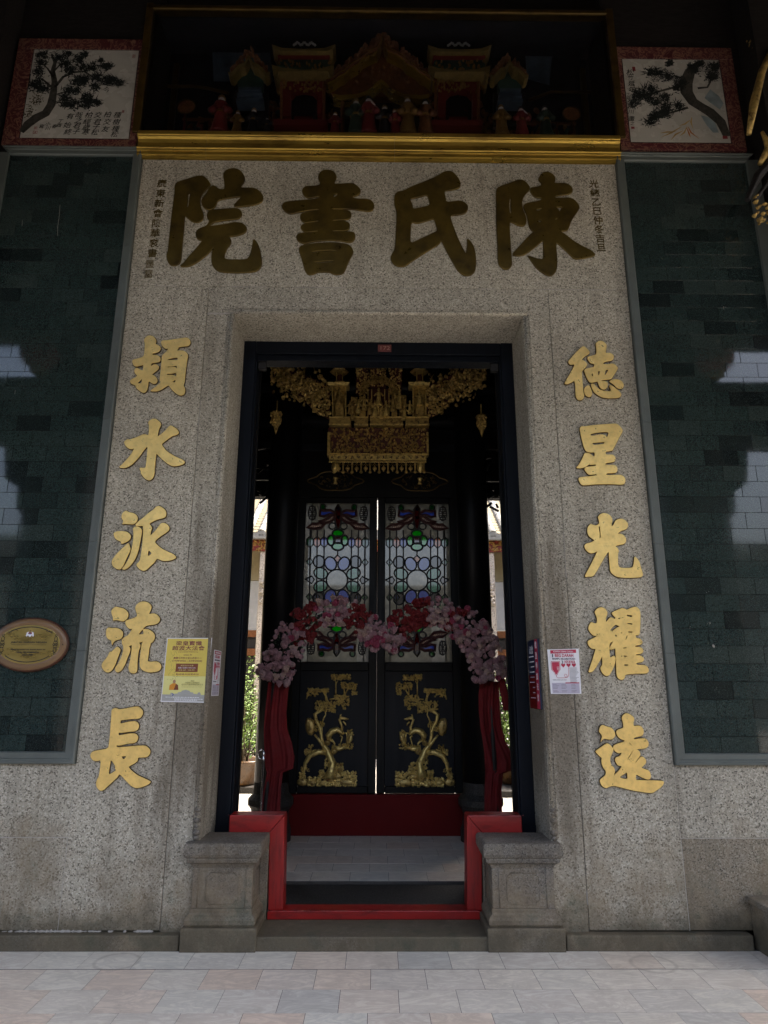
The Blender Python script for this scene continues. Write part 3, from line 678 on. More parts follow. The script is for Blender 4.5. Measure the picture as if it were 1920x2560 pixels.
GOLD = [
 ('潁', (310, 830, 180), 'topmost on the left pilaster', [
 '470,205 490,150 540,105 600,92 670,105 720,150 745,210 725,285 790,310 835,350 845,390 810,450 740,480 655,495 650,540 740,540 800,560 840,600 845,650 815,690 740,708 630,718 620,800 605,840 640,790 700,755 760,760 805,800 800,850 740,900 630,990 700,1010 750,1060 775,1120 750,1175 690,1200 630,1165 565,1125 550,1250 530,1340 490,1390 440,1400 370,1360 275,1280 285,1240 220,1210 165,1185 145,1140 185,1095 270,1060 320,1005 270,970 245,910 260,860 300,830 350,860 435,905 455,850 455,755 380,775 280,798 230,770 200,700 210,650 300,625 400,600 465,570 480,450 490,320 485,250',
 '300,1195 360,1130 425,1060 415,1195',
 '860,235 890,205 1000,200 1150,180 1300,155 1430,140 1490,155 1525,205 1530,260 1490,320 1400,330 1260,345 1250,390 1205,440 1330,435 1400,450 1460,500 1475,560 1450,660 1430,800 1410,980 1395,1150 1365,1240 1400,1290 1410,1370 1380,1440 1310,1465 1240,1440 1150,1370 1080,1290 1030,1220 950,1270 860,1330 760,1365 640,1365 620,1355 700,1300 780,1240 860,1165 830,1110 850,950 870,750 880,560 930,510 990,460 1035,375 960,388 910,350 875,300',
 '1020,625 1120,600 1250,585 1245,665 1100,655 1018,660', '1000,795 1100,800 1220,770 1235,850 1210,850 1190,820 1080,820 1005,830', '985,955 1080,960 1220,935 1210,1050 1180,1020 1100,995 985,1000', '1195,1085 1195,1175 1095,1165']),
 ('水', (290, 1030, 180), 'second from the top on the left pilaster', [
 '745,255 780,205 840,165 920,165 980,205 1040,270 1025,330 985,400 965,500 960,580 1060,510 1150,430 1220,345 1265,315 1330,345 1410,400 1445,450 1440,500 1370,535 1300,550 1200,620 1110,690 1045,740 1090,810 1150,890 1280,980 1400,1050 1530,1100 1590,1150 1560,1200 1440,1240 1310,1250 1220,1210 1080,1100 980,1000 930,945 910,1080 890,1280 880,1450 840,1540 770,1578 700,1555 620,1480 580,1410 585,1370 555,1320 560,1290 690,1300 705,1180 730,960 738,840 725,790 640,880 560,1000 440,1140 330,1240 200,1295 75,1280 130,1230 250,1110 350,990 440,830 360,860 290,840 220,770 195,700 230,660 280,630 310,645 450,600 560,555 630,520 690,520 750,555 770,450 770,300']),
 ('派', (270, 1255, 180), 'third from the top on the left pilaster', [
 '320,320 350,255 425,200 480,240 600,265 660,310 685,370 670,450 600,515 480,510 400,500 335,515 360,470 360,430 325,380',
 '140,760 150,710 220,680 330,678 430,690 500,730 530,790 510,860 450,910 310,970 310,910 220,880 165,830',
 '480,945 500,1020 520,1080 500,1150 440,1260 390,1380 345,1480 280,1555 200,1540 120,1480 95,1400 110,1330 200,1210 320,1090 400,1020',
 '585,610 630,575 690,570 750,600 780,650 770,760 740,920 710,1080 660,1240 580,1390 470,1510 380,1560 330,1545 410,1450 495,1300 550,1120 590,900 600,700',
 '625,545 700,460 820,370 950,250 1060,180 1110,115 1180,95 1250,125 1320,190 1345,260 1330,340 1270,375 1180,390 1050,440 940,500 990,550 1020,600 985,680 975,790 1080,690 1170,580 1220,500 1290,485 1370,520 1415,590 1400,660 1320,720 1180,810 1070,910 1130,990 1240,1080 1380,1150 1500,1200 1575,1275 1500,1330 1380,1355 1260,1355 1180,1320 1125,1300 1060,1400 950,1500 880,1570 810,1585 740,1550 680,1490 660,1440 740,1370 765,1250 790,1080 810,900 820,700 820,545 740,555',
 '935,1105 980,1140 1020,1195 920,1265 915,1200']),
 ('流', (240, 1490, 200), 'fourth from the top on the left pilaster, beside the yellow poster', [
 '325,310 370,250 420,225 480,240 570,260 630,300 670,360 660,450 612,505 550,525 470,500 400,495 360,510 365,450 335,380',
 '215,780 225,690 270,655 330,670 430,665 510,695 555,750 556,830 518,890 400,920 350,970 335,1010 330,920 260,890 225,840',
 '445,1050 480,1080 510,1120 480,1200 440,1310 400,1420 340,1530 270,1585 200,1570 140,1500 125,1430 160,1360 230,1290 285,1180 300,1155 320,1170 380,1110',
 '820,240 860,170 930,125 1000,118 1080,135 1140,190 1150,240 1120,320 1090,385 1200,365 1260,385 1310,440 1325,500 1290,560 1220,590 1130,600 1040,615 990,660 940,720 865,805 960,800 1000,780 990,730 970,700 1030,685 1110,700 1180,750 1215,810 1215,880 1180,950 1125,980 1125,1020 1100,1080 1090,1180 1075,1290 1065,1360 1150,1370 1240,1358 1310,1380 1350,1440 1345,1510 1290,1560 1180,1580 1060,1575 960,1530 920,1460 915,1350 930,1200 945,1080 965,970 1015,935 940,955 880,970 920,1010 920,1060 880,1140 865,1280 855,1400 855,1500 840,1580 780,1605 710,1580 680,1500 700,1400 730,1290 745,1130 760,1010 670,1045 715,1090 700,1170 650,1280 600,1420 530,1540 460,1585 415,1560 405,1490 460,1420 520,1310 560,1200 585,1050 545,980 550,900 600,860 680,810 740,720 775,665 715,690 660,650 612,570 625,512 740,480 850,435 865,380 830,300']),
 ('長', (210, 1755, 220), 'lowest on the left pilaster', [
 '525,160 560,125 610,115 660,140 760,130 900,100 1010,85 1060,110 1105,160 1110,220 1080,280 1040,310 900,315 780,330 690,340 680,415 760,395 860,370 970,365 1010,390 1035,440 1025,500 985,545 860,555 740,575 655,570 648,635 760,615 870,595 960,593 1000,620 1020,670 1000,740 950,770 830,780 730,805 650,820 615,800 605,855 760,850 950,830 1150,820 1210,860 1250,920 1235,990 1190,1035 1100,1040 1015,1040 1010,1110 960,1150 880,1195 830,1225 900,1300 1000,1380 1130,1440 1220,1480 1260,1510 1200,1560 1080,1605 980,1620 900,1580 810,1490 720,1390 670,1350 630,1420 540,1500 440,1590 370,1660 310,1668 260,1620 235,1550 250,1470 290,1400 310,1280 330,1090 240,1110 180,1100 135,1040 130,990 165,935 280,910 465,880 485,750 500,600 515,400 525,260',
 '690,1018 820,1015 750,1095', '510,1075 560,1140 605,1215 590,1255 625,1280 540,1340 460,1375 480,1220']),
 ('徳', (1400, 840, 170), 'topmost on the right pilaster', [
 '195,630 240,580 350,450 450,350 530,275 580,262 630,300 690,360 712,400 700,440 610,490 510,590 600,625 650,680 652,720 605,780 515,870 525,980 540,1130 550,1300 560,1380 578,1450 568,1520 520,1565 440,1560 395,1500 380,1400 375,1200 350,1085 260,1140 180,1175 105,1170 150,1080 230,950 300,820 370,690 300,695 240,700',
 '870,190 910,145 970,125 1040,140 1100,190 1130,230 1115,330 1100,430 1200,420 1270,450 1305,500 1290,570 1240,605 1150,615 1060,635 1040,700 1150,700 1280,680 1340,710 1400,780 1390,820 1330,920 1270,1010 1240,1055 1120,1065 1000,1080 985,1110 1100,1115 1145,1140 1160,1190 1140,1260 1090,1305 1020,1300 960,1240 930,1150 920,1105 830,1125 740,1140 690,1090 650,1010 610,920 588,840 640,805 740,785 830,760 840,680 760,670 700,610 665,550 690,510 790,490 880,455 890,380 885,280',
 '755,925 800,910 808,1000 770,995', '910,860 975,850 965,920 940,975 920,950', '1100,830 1190,815 1160,880 1110,955 1075,960',
 '580,1310 610,1255 690,1205 730,1255 760,1340 775,1420 750,1475 700,1490 640,1460 600,1410',
 '755,1172 820,1180 880,1250 960,1320 1080,1355 1240,1358 1240,1300 1205,1230 1220,1205 1290,1240 1380,1310 1460,1380 1485,1430 1470,1480 1420,1505 1200,1520 1040,1500 920,1440 830,1370 775,1270',
 '1200,1110 1260,1075 1370,1062 1470,1090 1525,1150 1545,1210 1530,1265 1470,1290 1390,1270 1330,1200 1260,1150']),
 ('星', (1420, 1045, 170), 'second from the top on the right pilaster', [
 '285,270 310,220 350,205 370,215 560,190 800,165 1000,155 1140,145 1210,165 1280,230 1325,310 1310,360 1240,480 1160,640 1100,750 1070,800 900,815 915,905 1040,900 1100,910 1140,960 1150,1010 1125,1065 1060,1080 905,1100 905,1155 1020,1155 1110,1150 1170,1180 1195,1240 1190,1310 1140,1340 920,1350 925,1400 1080,1400 1270,1390 1340,1425 1385,1480 1390,1550 1360,1615 1280,1625 1080,1610 850,1610 600,1620 450,1640 350,1640 300,1600 250,1490 280,1450 420,1440 560,1425 695,1410 695,1370 600,1380 510,1385 460,1340 400,1260 415,1215 480,1200 600,1185 685,1175 685,1130 540,1145 510,1125 440,1185 320,1228 195,1220 260,1150 330,1030 380,920 400,865 450,855 520,870 590,930 620,945 655,930 650,830 560,840 480,830 430,800 390,720 350,570 310,400',
 '540,415 560,385 700,355 850,340 1005,340 950,490 900,430 820,410 700,425 600,445 550,445', '580,605 740,595 890,578 880,640 760,655 620,672 590,650']),
 ('光', (1440, 1270, 180), 'third from the top on the right pilaster', [
 '505,205 550,150 610,125 690,130 760,165 815,225 830,290 805,370 815,440 870,380 900,300 960,258 1050,250 1130,290 1185,360 1185,430 1150,490 1040,520 960,580 940,600 1030,600 1100,640 1140,700 1140,780 1100,830 980,850 885,880 940,920 980,990 955,1060 955,1200 960,1320 1000,1380 1120,1390 1290,1385 1325,1320 1340,1200 1345,1120 1400,1170 1450,1240 1480,1360 1520,1480 1530,1560 1480,1595 1300,1605 1080,1605 920,1580 820,1500 785,1440 775,1280 760,1100 755,1015 720,1020 640,1150 540,1330 460,1470 400,1560 350,1580 270,1575 230,1590 205,1565 270,1440 370,1250 450,1090 500,985 420,1030 340,1045 270,1010 210,940 190,870 230,825 340,800 440,750 360,700 290,640 260,560 265,460 300,400 330,370 400,400 460,410 525,375 540,320 520,260',
 '515,425 550,415 560,540 570,700 530,715 535,580 510,460']),
 ('耀', (1450, 1505, 200), 'fourth from the top on the right pilaster, beside the white flyer', [
 '300,210 340,150 390,118 460,112 520,150 558,210 550,280 520,340 535,435 580,370 620,320 660,330 720,360 740,325 690,280 655,230 690,205 780,165 870,128 930,145 960,170 1040,130 1150,100 1190,125 1235,180 1245,300 1240,450 1235,580 1225,670 1190,690 1140,685 1150,750 1230,758 1275,800 1290,840 1250,885 1130,905 1130,935 1240,935 1290,970 1305,1020 1270,1070 1145,1085 1145,1110 1250,1115 1300,1150 1318,1200 1280,1245 1155,1260 1160,1310 1340,1310 1390,1345 1415,1400 1405,1460 1350,1485 1200,1480 1020,1490 925,1505 920,1570 880,1612 820,1605 770,1550 755,1470 750,1300 740,1100 735,955 690,970 640,990 612,970 640,900 700,800 600,850 600,950 605,1080 610,1160 660,1140 700,1110 725,1160 720,1260 680,1370 640,1450 590,1525 530,1530 470,1480 425,1400 430,1350 465,1310 465,1200 455,1105 420,1180 360,1290 290,1400 240,1450 175,1455 200,1370 260,1200 300,1060 330,965 250,970 190,920 160,850 165,805 240,770 340,720 385,660 330,700 270,690 210,630 170,560 190,480 230,415 290,445 345,450 360,360 335,280',
 '760,338 835,318 830,365 775,352', '960,250 1000,268 1085,270 1075,325 1000,310 960,295', '965,430 1085,440 1085,478 1020,470 968,460', '600,595 680,505 740,465 800,495 850,490 760,540 700,580 690,605', '835,635 865,615 868,655 830,650', '980,605 1090,610 1100,640 985,640', '715,665 770,690 742,745 722,700', '960,690 985,682 970,765 895,808 940,760', '875,945 970,930 965,960 880,975', '880,1105 980,1110 975,1140 895,1140', '900,1290 1000,1290 1000,1325 905,1330']),
 ('遠', (1460, 1770, 220), 'lowest on the right pilaster', [
 '285,420 310,340 350,322 410,350 500,370 550,420 580,480 570,550 510,595 440,585 375,570 335,600 318,620 345,540 320,490 290,450',
 '215,815 260,780 350,720 420,670 470,680 520,740 548,780 532,840 490,920 480,990 500,1070 560,1130 575,1200 545,1275 580,1260 660,1180 720,1090 640,1085 610,1040 585,980 600,930 680,910 715,830 640,850 580,810 550,745 560,705 640,670 765,635 760,600 700,590 640,540 605,470 620,420 680,395 745,380 740,280 710,190 740,130 790,100 850,115 920,165 940,210 920,270 925,345 1010,335 1070,345 1110,400 1115,460 1090,520 1020,535 930,555 935,600 1020,580 1130,570 1180,600 1210,660 1200,720 1150,760 1040,765 915,795 850,890 800,970 820,980 880,890 930,800 980,780 1030,810 1055,860 1045,900 1000,960 945,1045 970,1040 1030,960 1080,915 1120,930 1160,980 1160,1030 1120,1080 1065,1125 1120,1150 1210,1175 1240,1220 1255,1290 1230,1340 1190,1345 1100,1310 970,1240 965,1300 970,1360 1100,1365 1300,1368 1440,1375 1500,1385 1480,1450 1420,1510 1340,1560 1290,1598 1180,1590 960,1560 780,1515 640,1480 560,1460 490,1470 440,1495 400,1505 340,1470 300,1390 310,1340 370,1300 410,1260 415,1190 370,1130 335,1060 330,990 340,940 300,910 240,850',
 '650,1305 740,1250 810,1195 825,1345 730,1335'])]
def char_mesh(crop, loops, mat, ext, bev, Y):
    ox, oy, sz = crop; k = sz/1659
    W = []
    for lp in loops:
        W.append([(q.x, q.z) for q in (at(ox+x*k, oy+y*k, Y) for x, y in P(lp))])
    xs = [p[0] for l in W for p in l]; zs = [p[1] for l in W for p in l]
    c = ((min(xs)+max(xs))/2, (min(zs)+max(zs))/2)
    return outline_mesh([chaikin([(x-c[0], z-c[1]) for x, z in l]) for l in W], 'character', mat, ext, bev), c
for ch, crop, loops in BIG:
    me, c = char_mesh(crop, loops, 'gold_carved', .004, .0045, 0)
    o = place_mesh(me, 'carved_character', lintel, (c[0], -.004, c[1]))
    o.rotation_euler = (PI/2, 0, 0)
    o['label'] = 'dark gilded carved character ' + ch
for ch, crop, where, loops in GOLD:
    me, c = char_mesh(crop, loops, 'gold_letter', .005, .0022, -.012)
    t = thing('gold_character', (c[0], -.012, c[1]), 'raised gold character %s, %s' % (ch, where), 'character', 'gilded couplet characters')
    o = place_mesh(me, 'gilt_face', t, (c[0], -.012, c[1])); o.rotation_euler = (PI/2, 0, 0)
    me2, _ = char_mesh(crop, loops, 'gold_edge', .0035, .0055, -.012)      # dark rim behind the gilt face, widened to paint in contact shadow
    o = place_mesh(me2, 'dark_rim', t, (c[0], -.0045, c[1])); o.rotation_euler = (PI/2, 0, 0)
# ------------------------------------------------------------------ steps, pedestals, red threshold, door frame
st = thing('door_step', (0, 0, 0), 'worn dark granite step in front of the red threshold', 'step')
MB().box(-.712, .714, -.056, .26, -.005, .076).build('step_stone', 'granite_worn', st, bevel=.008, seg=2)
MB().box(-1.0, 1.0, .385, 1.03, .0, .079).build('sill_stone', 'granite_dark', st, bevel=.004)
for s, lab in ((-1, 'left'), (1, 'right')):
    x0, x1 = (-1.100, -.738) if s < 0 else (.702, 1.078)
    t = thing('door_pedestal', ((x0+x1)/2, .1, 0), 'moulded grey granite pedestal %s of the entrance step' % lab, 'pedestal', 'granite pedestals beside the step')
    mb = MB()
    mb.rectloft(x0, x1, -.03, .25, [(.040, -.005), (.042, .118), (.038, .124)])
    mb.build('pedestal_foot', 'granite_worn', t, bevel=.004)
    mb = MB()
    mb.rectloft(x0, x1, -.03, .25, [(.020, .125), (.028, .140), (.028, .162), (.020, .178), (.008, .186), (.003, .195), (.005, .215), (.0, .219)])
    mb.build('base_moulding', 'granite_worn', t)
    mb = MB()
    mb.rectloft(x0, x1, -.03, .25, [(0, .219), (0, .438)])
    mb.build('shaft', 'granite_worn', t, bevel=.005, seg=2)
    mb = MB()
    mb.rectloft(x0, x1, -.03, .25, [(.0, .438), (.003, .446), (.012, .462), (.030, .474), (.036, .490), (.036, .499), (.046, .506), (.052, .522), (.052, .566), (.046, .580), (.036, .584)])
    mb.build('pedestal_cap', 'granite_worn', t)
    MB().box(x1 if s < 0 else x0, s*.689, .236, .3, 0, .583).build('pedestal_return', 'granite_worn', t, bevel=.003)
    # sunk panel with notched corners
    cx = (x0+x1)/2; hw, hz, n_ = .098, .086, .022; zc = .328
    loop = [(cx-hw+n_, zc+hz), (cx+hw-n_, zc+hz), (cx+hw-n_, zc+hz-n_*.5), (cx+hw, zc+hz-n_), (cx+hw, zc-hz+n_), (cx+hw-n_, zc-hz+n_*.5), (cx+hw-n_, zc-hz), (cx-hw+n_, zc-hz), (cx-hw+n_, zc-hz+n_*.5), (cx-hw, zc-hz+n_), (cx-hw, zc+hz-n_), (cx-hw+n_, zc+hz-n_*.5)]
    mb = MB().tube([(x, -.031, z) for x, z in loop+loop[:2]], .0034, 6)
    for xx in (cx-.145, cx+.14): mb.tube([(xx, -.031, .222), (xx, -.031, .436)], .003, 6)
    mb.build('panel_moulding', 'granite_worn', t, smooth=True)
    xs_ = x1 if s < 0 else x0
    mb = MB()
    lp = [(.03, .26), (.03, .40), (.2, .40), (.2, .26), (.03, .26)]
    mb.tube([(xs_, y, z) for y, z in lp], .003, 6)
    mb.build('panel_moulding', 'granite_worn', t, smooth=True)
# red threshold frame
RT = thing('red_threshold', (0, .3, .08), 'red painted stepped timber threshold frame standing in the entrance', 'threshold')
Y0, Y1 = .252, .40
def red(name, pts, y0, y1, mat, bev=.006):
    MB().prism(pts, y0, y1).build(name, mat, RT, bevel=bev, seg=2)
for s in (-1, 1):
    X = lambda x: s*x
    red('top_rail', [(X(.955), .580), (X(.955), .686), (X(.597), .686), (X(.693), .580)], Y0, Y1, 'red_paint')
    red('upright', [(X(.692), .579), (X(.5965), .685), (X(.583), .130), (X(.679), .126)], Y0+.001, Y1-.001, 'red_paint_v')
    wr = MB()
    for i in range(26):                  # rubbed edges
        x = random.uniform(.60, .95)
        wr.box(X(x), X(x+random.uniform(.004, .03)), Y0+.004, Y0+.012, .684, .6868)
    wr.build('worn_edge', 'red_wear', RT, kind='stuff')
red('bottom_rail', [(-.682, .078), (-.682, .122), (-.655, .128), (.655, .128), (.682, .122), (.682, .078)], Y0-.008, Y1-.02, 'red_paint', .004)
wr = MB()
for i in range(40):
    x = random.uniform(-.64, .62)
    wr.box(x, x+random.uniform(.003, .025), Y0-.0085, Y0-.004, .1255, .1285)
wr.build('worn_edge', 'red_wear', RT, kind='stuff')
# blue-black door frame
DF = bpy.data.objects.new('door_frame', None); COL.objects.link(DF); DF.parent = door; DF.location = (0, .5, .1); DF['label'] = 'blue-black painted timber door frame inside the granite'
for s in (-1, 1):
    MB().box(s*1.080, s*.985, .415, .56, .57, TZ).build('post', 'door_blue', DF, bevel=.006, seg=2)
    MB().box(s*.9845, s*.972, .435, .56, .57, 4.085).build('post_bead', 'door_blue', DF, bevel=.003)
    MB().box(s*1.084, s*.982, .412, .56, .50, .60).build('post_shoe', 'door_blue', DF, bevel=.004)
    # open leaf standing back against the hall wall
    MB().box(s*.978, s*.962, .57, .6, .15, 4.05).build('leaf_edge', 'black_wood', DF, bevel=.004)
MB().box(-.984, .984, .417, .56, 4.085, TZ-.001).build('head', 'door_blue', DF, bevel=.006, seg=2)
MB().box(-.971, .971, .440, .56, 4.035, 4.0845).build('head_bead', 'door_blue', DF, bevel=.003)
for s in (-1, 1): MB().box(s*.905, s*.968, .45, .5, 3.965, 4.032).build('pivot_block', 'iron', DF, bevel=.004)
np_ = thing('number_plate', (.052, .41, 4.14), 'small maroon house number plate 172 on the door head', 'number plate')
MB().box(-.005, .103, .404, .416, 4.104, 4.166).build('plate', 'plate_maroon', np_, bevel=.002)
writing('172', .05, (.049, .4035, 4.135), 'plate_text', np_, 'number', ext=.0006, height=.034, width=.075)

# ------------------------------------------------------------------ notices
def poster(name, corners, label, mat, Y=-.0035):
    tl, tr, bl, br_ = [at(x*1920/1659, y*1920/1659, Y) for x, y in corners]
    t = thing(name, ((bl.x+br_.x)/2, Y, (bl.z+br_.z)/2), label, 'poster')
    n = 6; v = []; f = []
    for j in range(n+1):
        for i in range(n+1):
            a = tl.lerp(tr, i/n); b = bl.lerp(br_, i/n); p = a.lerp(b, j/n)
            v.append((p.x, Y + .0012*math.sin(i*1.3)*math.sin(j*1.1), p.z))
    f = [(j*(n+1)+i, (j+1)*(n+1)+i, (j+1)*(n+1)+i+1, j*(n+1)+i+1) for j in range(n) for i in range(n)]
    mb = MB().add(v, f)
    o = mb.build('sheet', mat, t)
    so = o.modifiers.new('thick', 'SOLIDIFY'); so.thickness = .0012; so.offset = -1
    def pt(u, v_, d=.0022): a = tl.lerp(tr, u).lerp(bl.lerp(br_, u), v_); return Vector((a.x, Y-d, a.z))
    def rect(nm, u0, u1, v0, v1, m, d=.0018): return MB().add([pt(u0, v0, d), pt(u1, v0, d), pt(u1, v1, d), pt(u0, v1, d)], [(0, 3, 2, 1)]).build(nm, m, t)
    return t, pt, rect, (tr-tl).length, (bl-tl).length
t, pt, rect, W, H = poster('ceremony_poster', ((361, 1378), (458, 1378), (347, 1516), (445, 1518)), 'yellow ceremony poster in Chinese pasted over the left jamb joint', 'paper_white')
rect('print', .018, .982, .012, .30, 'paper_yellow', .0015); rect('print', .018, .982, .30, .60, 'paper_yellow', .0015); rect('print', .018, .982, .60, .90, 'paper_yellow_pale', .0015); rect('print', .018, .982, .885, .985, 'paper_grey', .0017)
writing('梁皇寶懺', .055, pt(.5, .085), 'ink_maroon', t, width=W*.58, height=.029, ext=.0002, off=.0006)
writing('超渡大法會', .055, pt(.5, .162), 'ink_maroon', t, width=W*.72, height=.029, ext=.0002, off=.0006)
writing('The Liang Emperor\'s\nRepentance Ceremony', .012, pt(.5, .218), 'ink_maroon', t, width=W*.45, height=.013, ext=.0002)
writing('2026 年', .02, pt(.5, .268), 'ink_maroon', t, width=W*.19, height=.011, ext=.0002)
writing('農曆七月初七至七月初十一', .02, pt(.5, .318), 'ink_maroon', t, width=W*.62, height=.013, ext=.0002, off=.0002)
writing('(19/8/2026 - 23/8/2026)', .02, pt(.5, .365), 'ink_maroon', t, width=W*.65, height=.0135, ext=.0002, off=.0002)
rect('print', .26, .75, .405, .535, 'ink_brown', .0019)
writing('每日五支大法會', .014, pt(.505, .435), 'paper_yellow_pale', t, width=W*.28, height=.009, ext=.0002)
writing('逢週三至週日 WED-SUN', .014, pt(.505, .47), 'paper_white', t, width=W*.38, height=.009, ext=.0002)
writing('8.30 AM - 5.00 PM', .014, pt(.505, .506), 'paper_yellow_pale', t, width=W*.34, height=.008, ext=.0002)
writing('歡迎善大信眾參加', .016, pt(.53, .57), 'ink_maroon', t, width=W*.50, height=.011, ext=.0002)
writing('All are welcome to participate', .016, pt(.53, .607), 'ink_olive', t, width=W*.5, height=.007, ext=.0002)
writing('禮請\n中國浙江省華嚴寺\n寬法和尚國際華嚴法師主法', .014, pt(.66, .70), 'ink_olive', t, width=W*.47, height=.034, ext=.0002)
writing('Conducted & Led by Rev. Master', .01, pt(.66, .765), 'ink_olive', t, width=W*.46, height=.006, ext=.0002)
rb = MB()
c0 = pt(.26, .74, .0019); rb.add([c0 + Vector((.036*math.cos(k*PI/8), -.0001, .036*math.sin(k*PI/8))) for k in range(16)], [tuple(range(16))]); rb.build('portrait_disc', 'paper_yellow_pale', t)
MB().add([c0+Vector((x, -.0004, z)) for x, z in ((-.03, -.03), (.03, -.03), (.026, .0), (.008, .012), (-.008, .012), (-.028, .0))], [(0, 1, 2, 3, 4, 5)]).build('portrait_robe', 'robe_print', t)
MB().add([c0+Vector((x, -.0006, z)) for x, z in ((.0, -.03), (.03, -.03), (.026, .0), (.012, .008))], [(0, 1, 2, 3)]).build('portrait_sash', 'ink_brown', t)
MB().add([c0+Vector((.0095*math.cos(k*PI/6), -.0006, .022+.012*math.sin(k*PI/6))) for k in range(12)], [tuple(range(12))]).build('portrait_head', 'skin_print', t)
tm = MB()
for u0, u1, v0 in ((.34, .72, .86), (.22, .86, .885), (.42, .64, .835), (.78, .88, .865), (.18, .25, .875)):
    dd_ = .0018+.0003*len(tm.f)/7; a, b_ = pt(u0, v0, dd_), pt(u1, v0, dd_); tm.prism([(a.x, a.z-.02), (b_.x, b_.z-.02), (b_.x-.006, b_.z+.004), ((a.x+b_.x)/2, a.z+.010), (a.x+.006, a.z+.004)], a.y, a.y+.0002)
tm.build('temple_print', 'paper_grey', t)
for v0, u0, u1 in ((.925, .1, .82), (.95, .3, .9), (.968, .3, .78)):
    q = MB(); u = u0
    while u < u1:
        du = random.uniform(.015, .05); a, b_ = pt(u, v0, .0026), pt(u+du, v0, .0026); q.add([a+Vector((0, 0, .0022)), b_+Vector((0, 0, .0022)), b_-Vector((0, 0, .0022)), a-Vector((0, 0, .0022))], [(0, 3, 2, 1)]); u += du + .012
    q.build('small_print', 'paper_white', t)
a = pt(.24, .885, .0026); MB().add([a+Vector((.009*math.cos(k*PI/6), 0, .009*math.sin(k*PI/6))) for k in range(12)], [tuple(range(12))]).build('badge', 'ink_blue', t)
writing('f', .016, pt(.24, .885, .003), 'paper_white', t, ext=.0002)
sk = MB()                                 # faint line drawing down the left side
for i in range(40):
    u, v_ = .1+random.random()*.22, .2+random.random()*.45
    a = pt(u, v_, .0019); b_ = pt(u+random.uniform(-.05, .05), v_+random.uniform(.01, .05), .0019)
    sk.stroke([(a.x, a.z), ((a.x+b_.x)/2+.003, (a.z+b_.z)/2), (b_.x, b_.z)], .0006, a.y)
sk.build('line_drawing', 'ink_olive', t)

def blood_flyer(t, pt, rect, W, H, full=True, rot=(PI/2, 0, 0)):
    rect('print', .09, .91, .02, .095, 'ink_red')
    k = dict(rot=rot, ext=.0002)
    writing('KEMPEN DERMA DARAH', .012, pt(.5, .058), 'paper_white', t, width=W*.62, height=.011, **k)
    writing('1', .02, pt(.15, .145), 'ink_navy', t, width=W*.03, height=.021, off=.0004, **k)
    writing('BEG DARAH', .02, pt(.52, .145), 'ink_red', t, width=W*.58, height=.021, off=.0005, **k)
    writing('MAMPU SELAMATKAN', .014, pt(.5, .222), 'ink_navy', t, width=W*.72, height=.011, off=.0004, **k)
    writing('3', .02, pt(.45, .293), 'ink_navy', t, width=W*.05, height=.019, off=.0004, **k)
    writing('NYAWA', .02, pt(.69, .293), 'ink_red', t, width=W*.34, height=.019, off=.0005, **k)
    def poly(nm, uv, m, d=.002): return MB().add([pt(u, v_, d) for u, v_ in uv], [tuple(range(len(uv)))]).build(nm, m, t)
    bag = [(.09, .27), (.36, .27), (.37, .30), (.37, .46), (.28, .545), (.27, .58), (.19, .58), (.18, .545), (.08, .46), (.08, .30)]
    poly('bag_outline', bag, 'ink_red', .0018)
    poly('bag_rim', [(.225+(u-.225)*.9, .42+(v_-.42)*.93) for u, v_ in bag], 'paper_white', .0022)
    poly('bag_blood', [(.225+(u-.225)*.82, .42+(v_-.42)*.87) for u, v_ in bag], 'ink_red', .0026)
    for i in range(3): rect('bag_mark', .26, .345, .40+i*.03, .408+i*.03, 'paper_white', .003)
    for i in range(3):
        cx, cy = .47+i*.17, .365
        poly('heart', [(cx+.07*math.sin(a)**3, cy-.0032*(13*math.cos(a)-5*math.cos(2*a)-2*math.cos(3*a)-math.cos(4*a))) for a in [q*PI/10 for q in range(20)]], 'ink_red')
    tb = MB()
    path = [(.228, .575), (.228, .62), (.26, .645), (.5, .645), (.57, .62), (.56, .575), (.50, .56), (.485, .60), (.52, .64), (.58, .635), (.625, .59), (.64, .40)]
    pw = [pt(u, v_, .0024) for u, v_ in path]
    if full: tb.stroke([(p.x, p.z) for p in pw], .0013, pw[0].y)
    else: tb.tube(pw, .0012, 4)
    tb.build('drip_line', 'ink_red', t)
    sp = MB()
    for i in range(13):
        a, b_ = pt(.64+(.02 if i else 0), .43+i*.026, .0022), pt(random.uniform(.82, .95), .43+i*.026, .0022)
        h = Vector((0, 0, .0011)); sp.add([a+h, b_+h, b_-h, a-h], [(0, 3, 2, 1)])
    sp.build('small_print', 'ink_grey', t)
    writing('DERMA DARAH SATU AKSI', .01, pt(.32, .69), 'ink_grey', t, width=W*.42, height=.008, **k)
    rect('print', .06, .95, .755, .985, 'ink_lilac', .0015)
    rect('print', .5, .95, .748, .768, 'ink_red', .002)
    sp = MB()
    for v_ in (.79, .82, .85, .88, .93, .955):
        for u0, u1 in ((.09, .3), (.36, .55), (.68, .9)):
            a, b_ = pt(u0, v_, .002), pt(u0+(u1-u0)*random.uniform(.5, 1), v_, .002); h = Vector((0, 0, .0012)); sp.add([a+h, b_+h, b_-h, a-h], [(0, 3, 2, 1)])
    sp.build('small_print', 'ink_grey', t)
t, pt, rect, W, H = poster('blood_flyer', ((1182, 1403), (1250, 1401), (1190, 1499), (1256, 1499)), 'white blood donation flyer with red blood bag and hearts on the right jamb', 'paper_white')
blood_flyer(t, pt, rect, W, H)
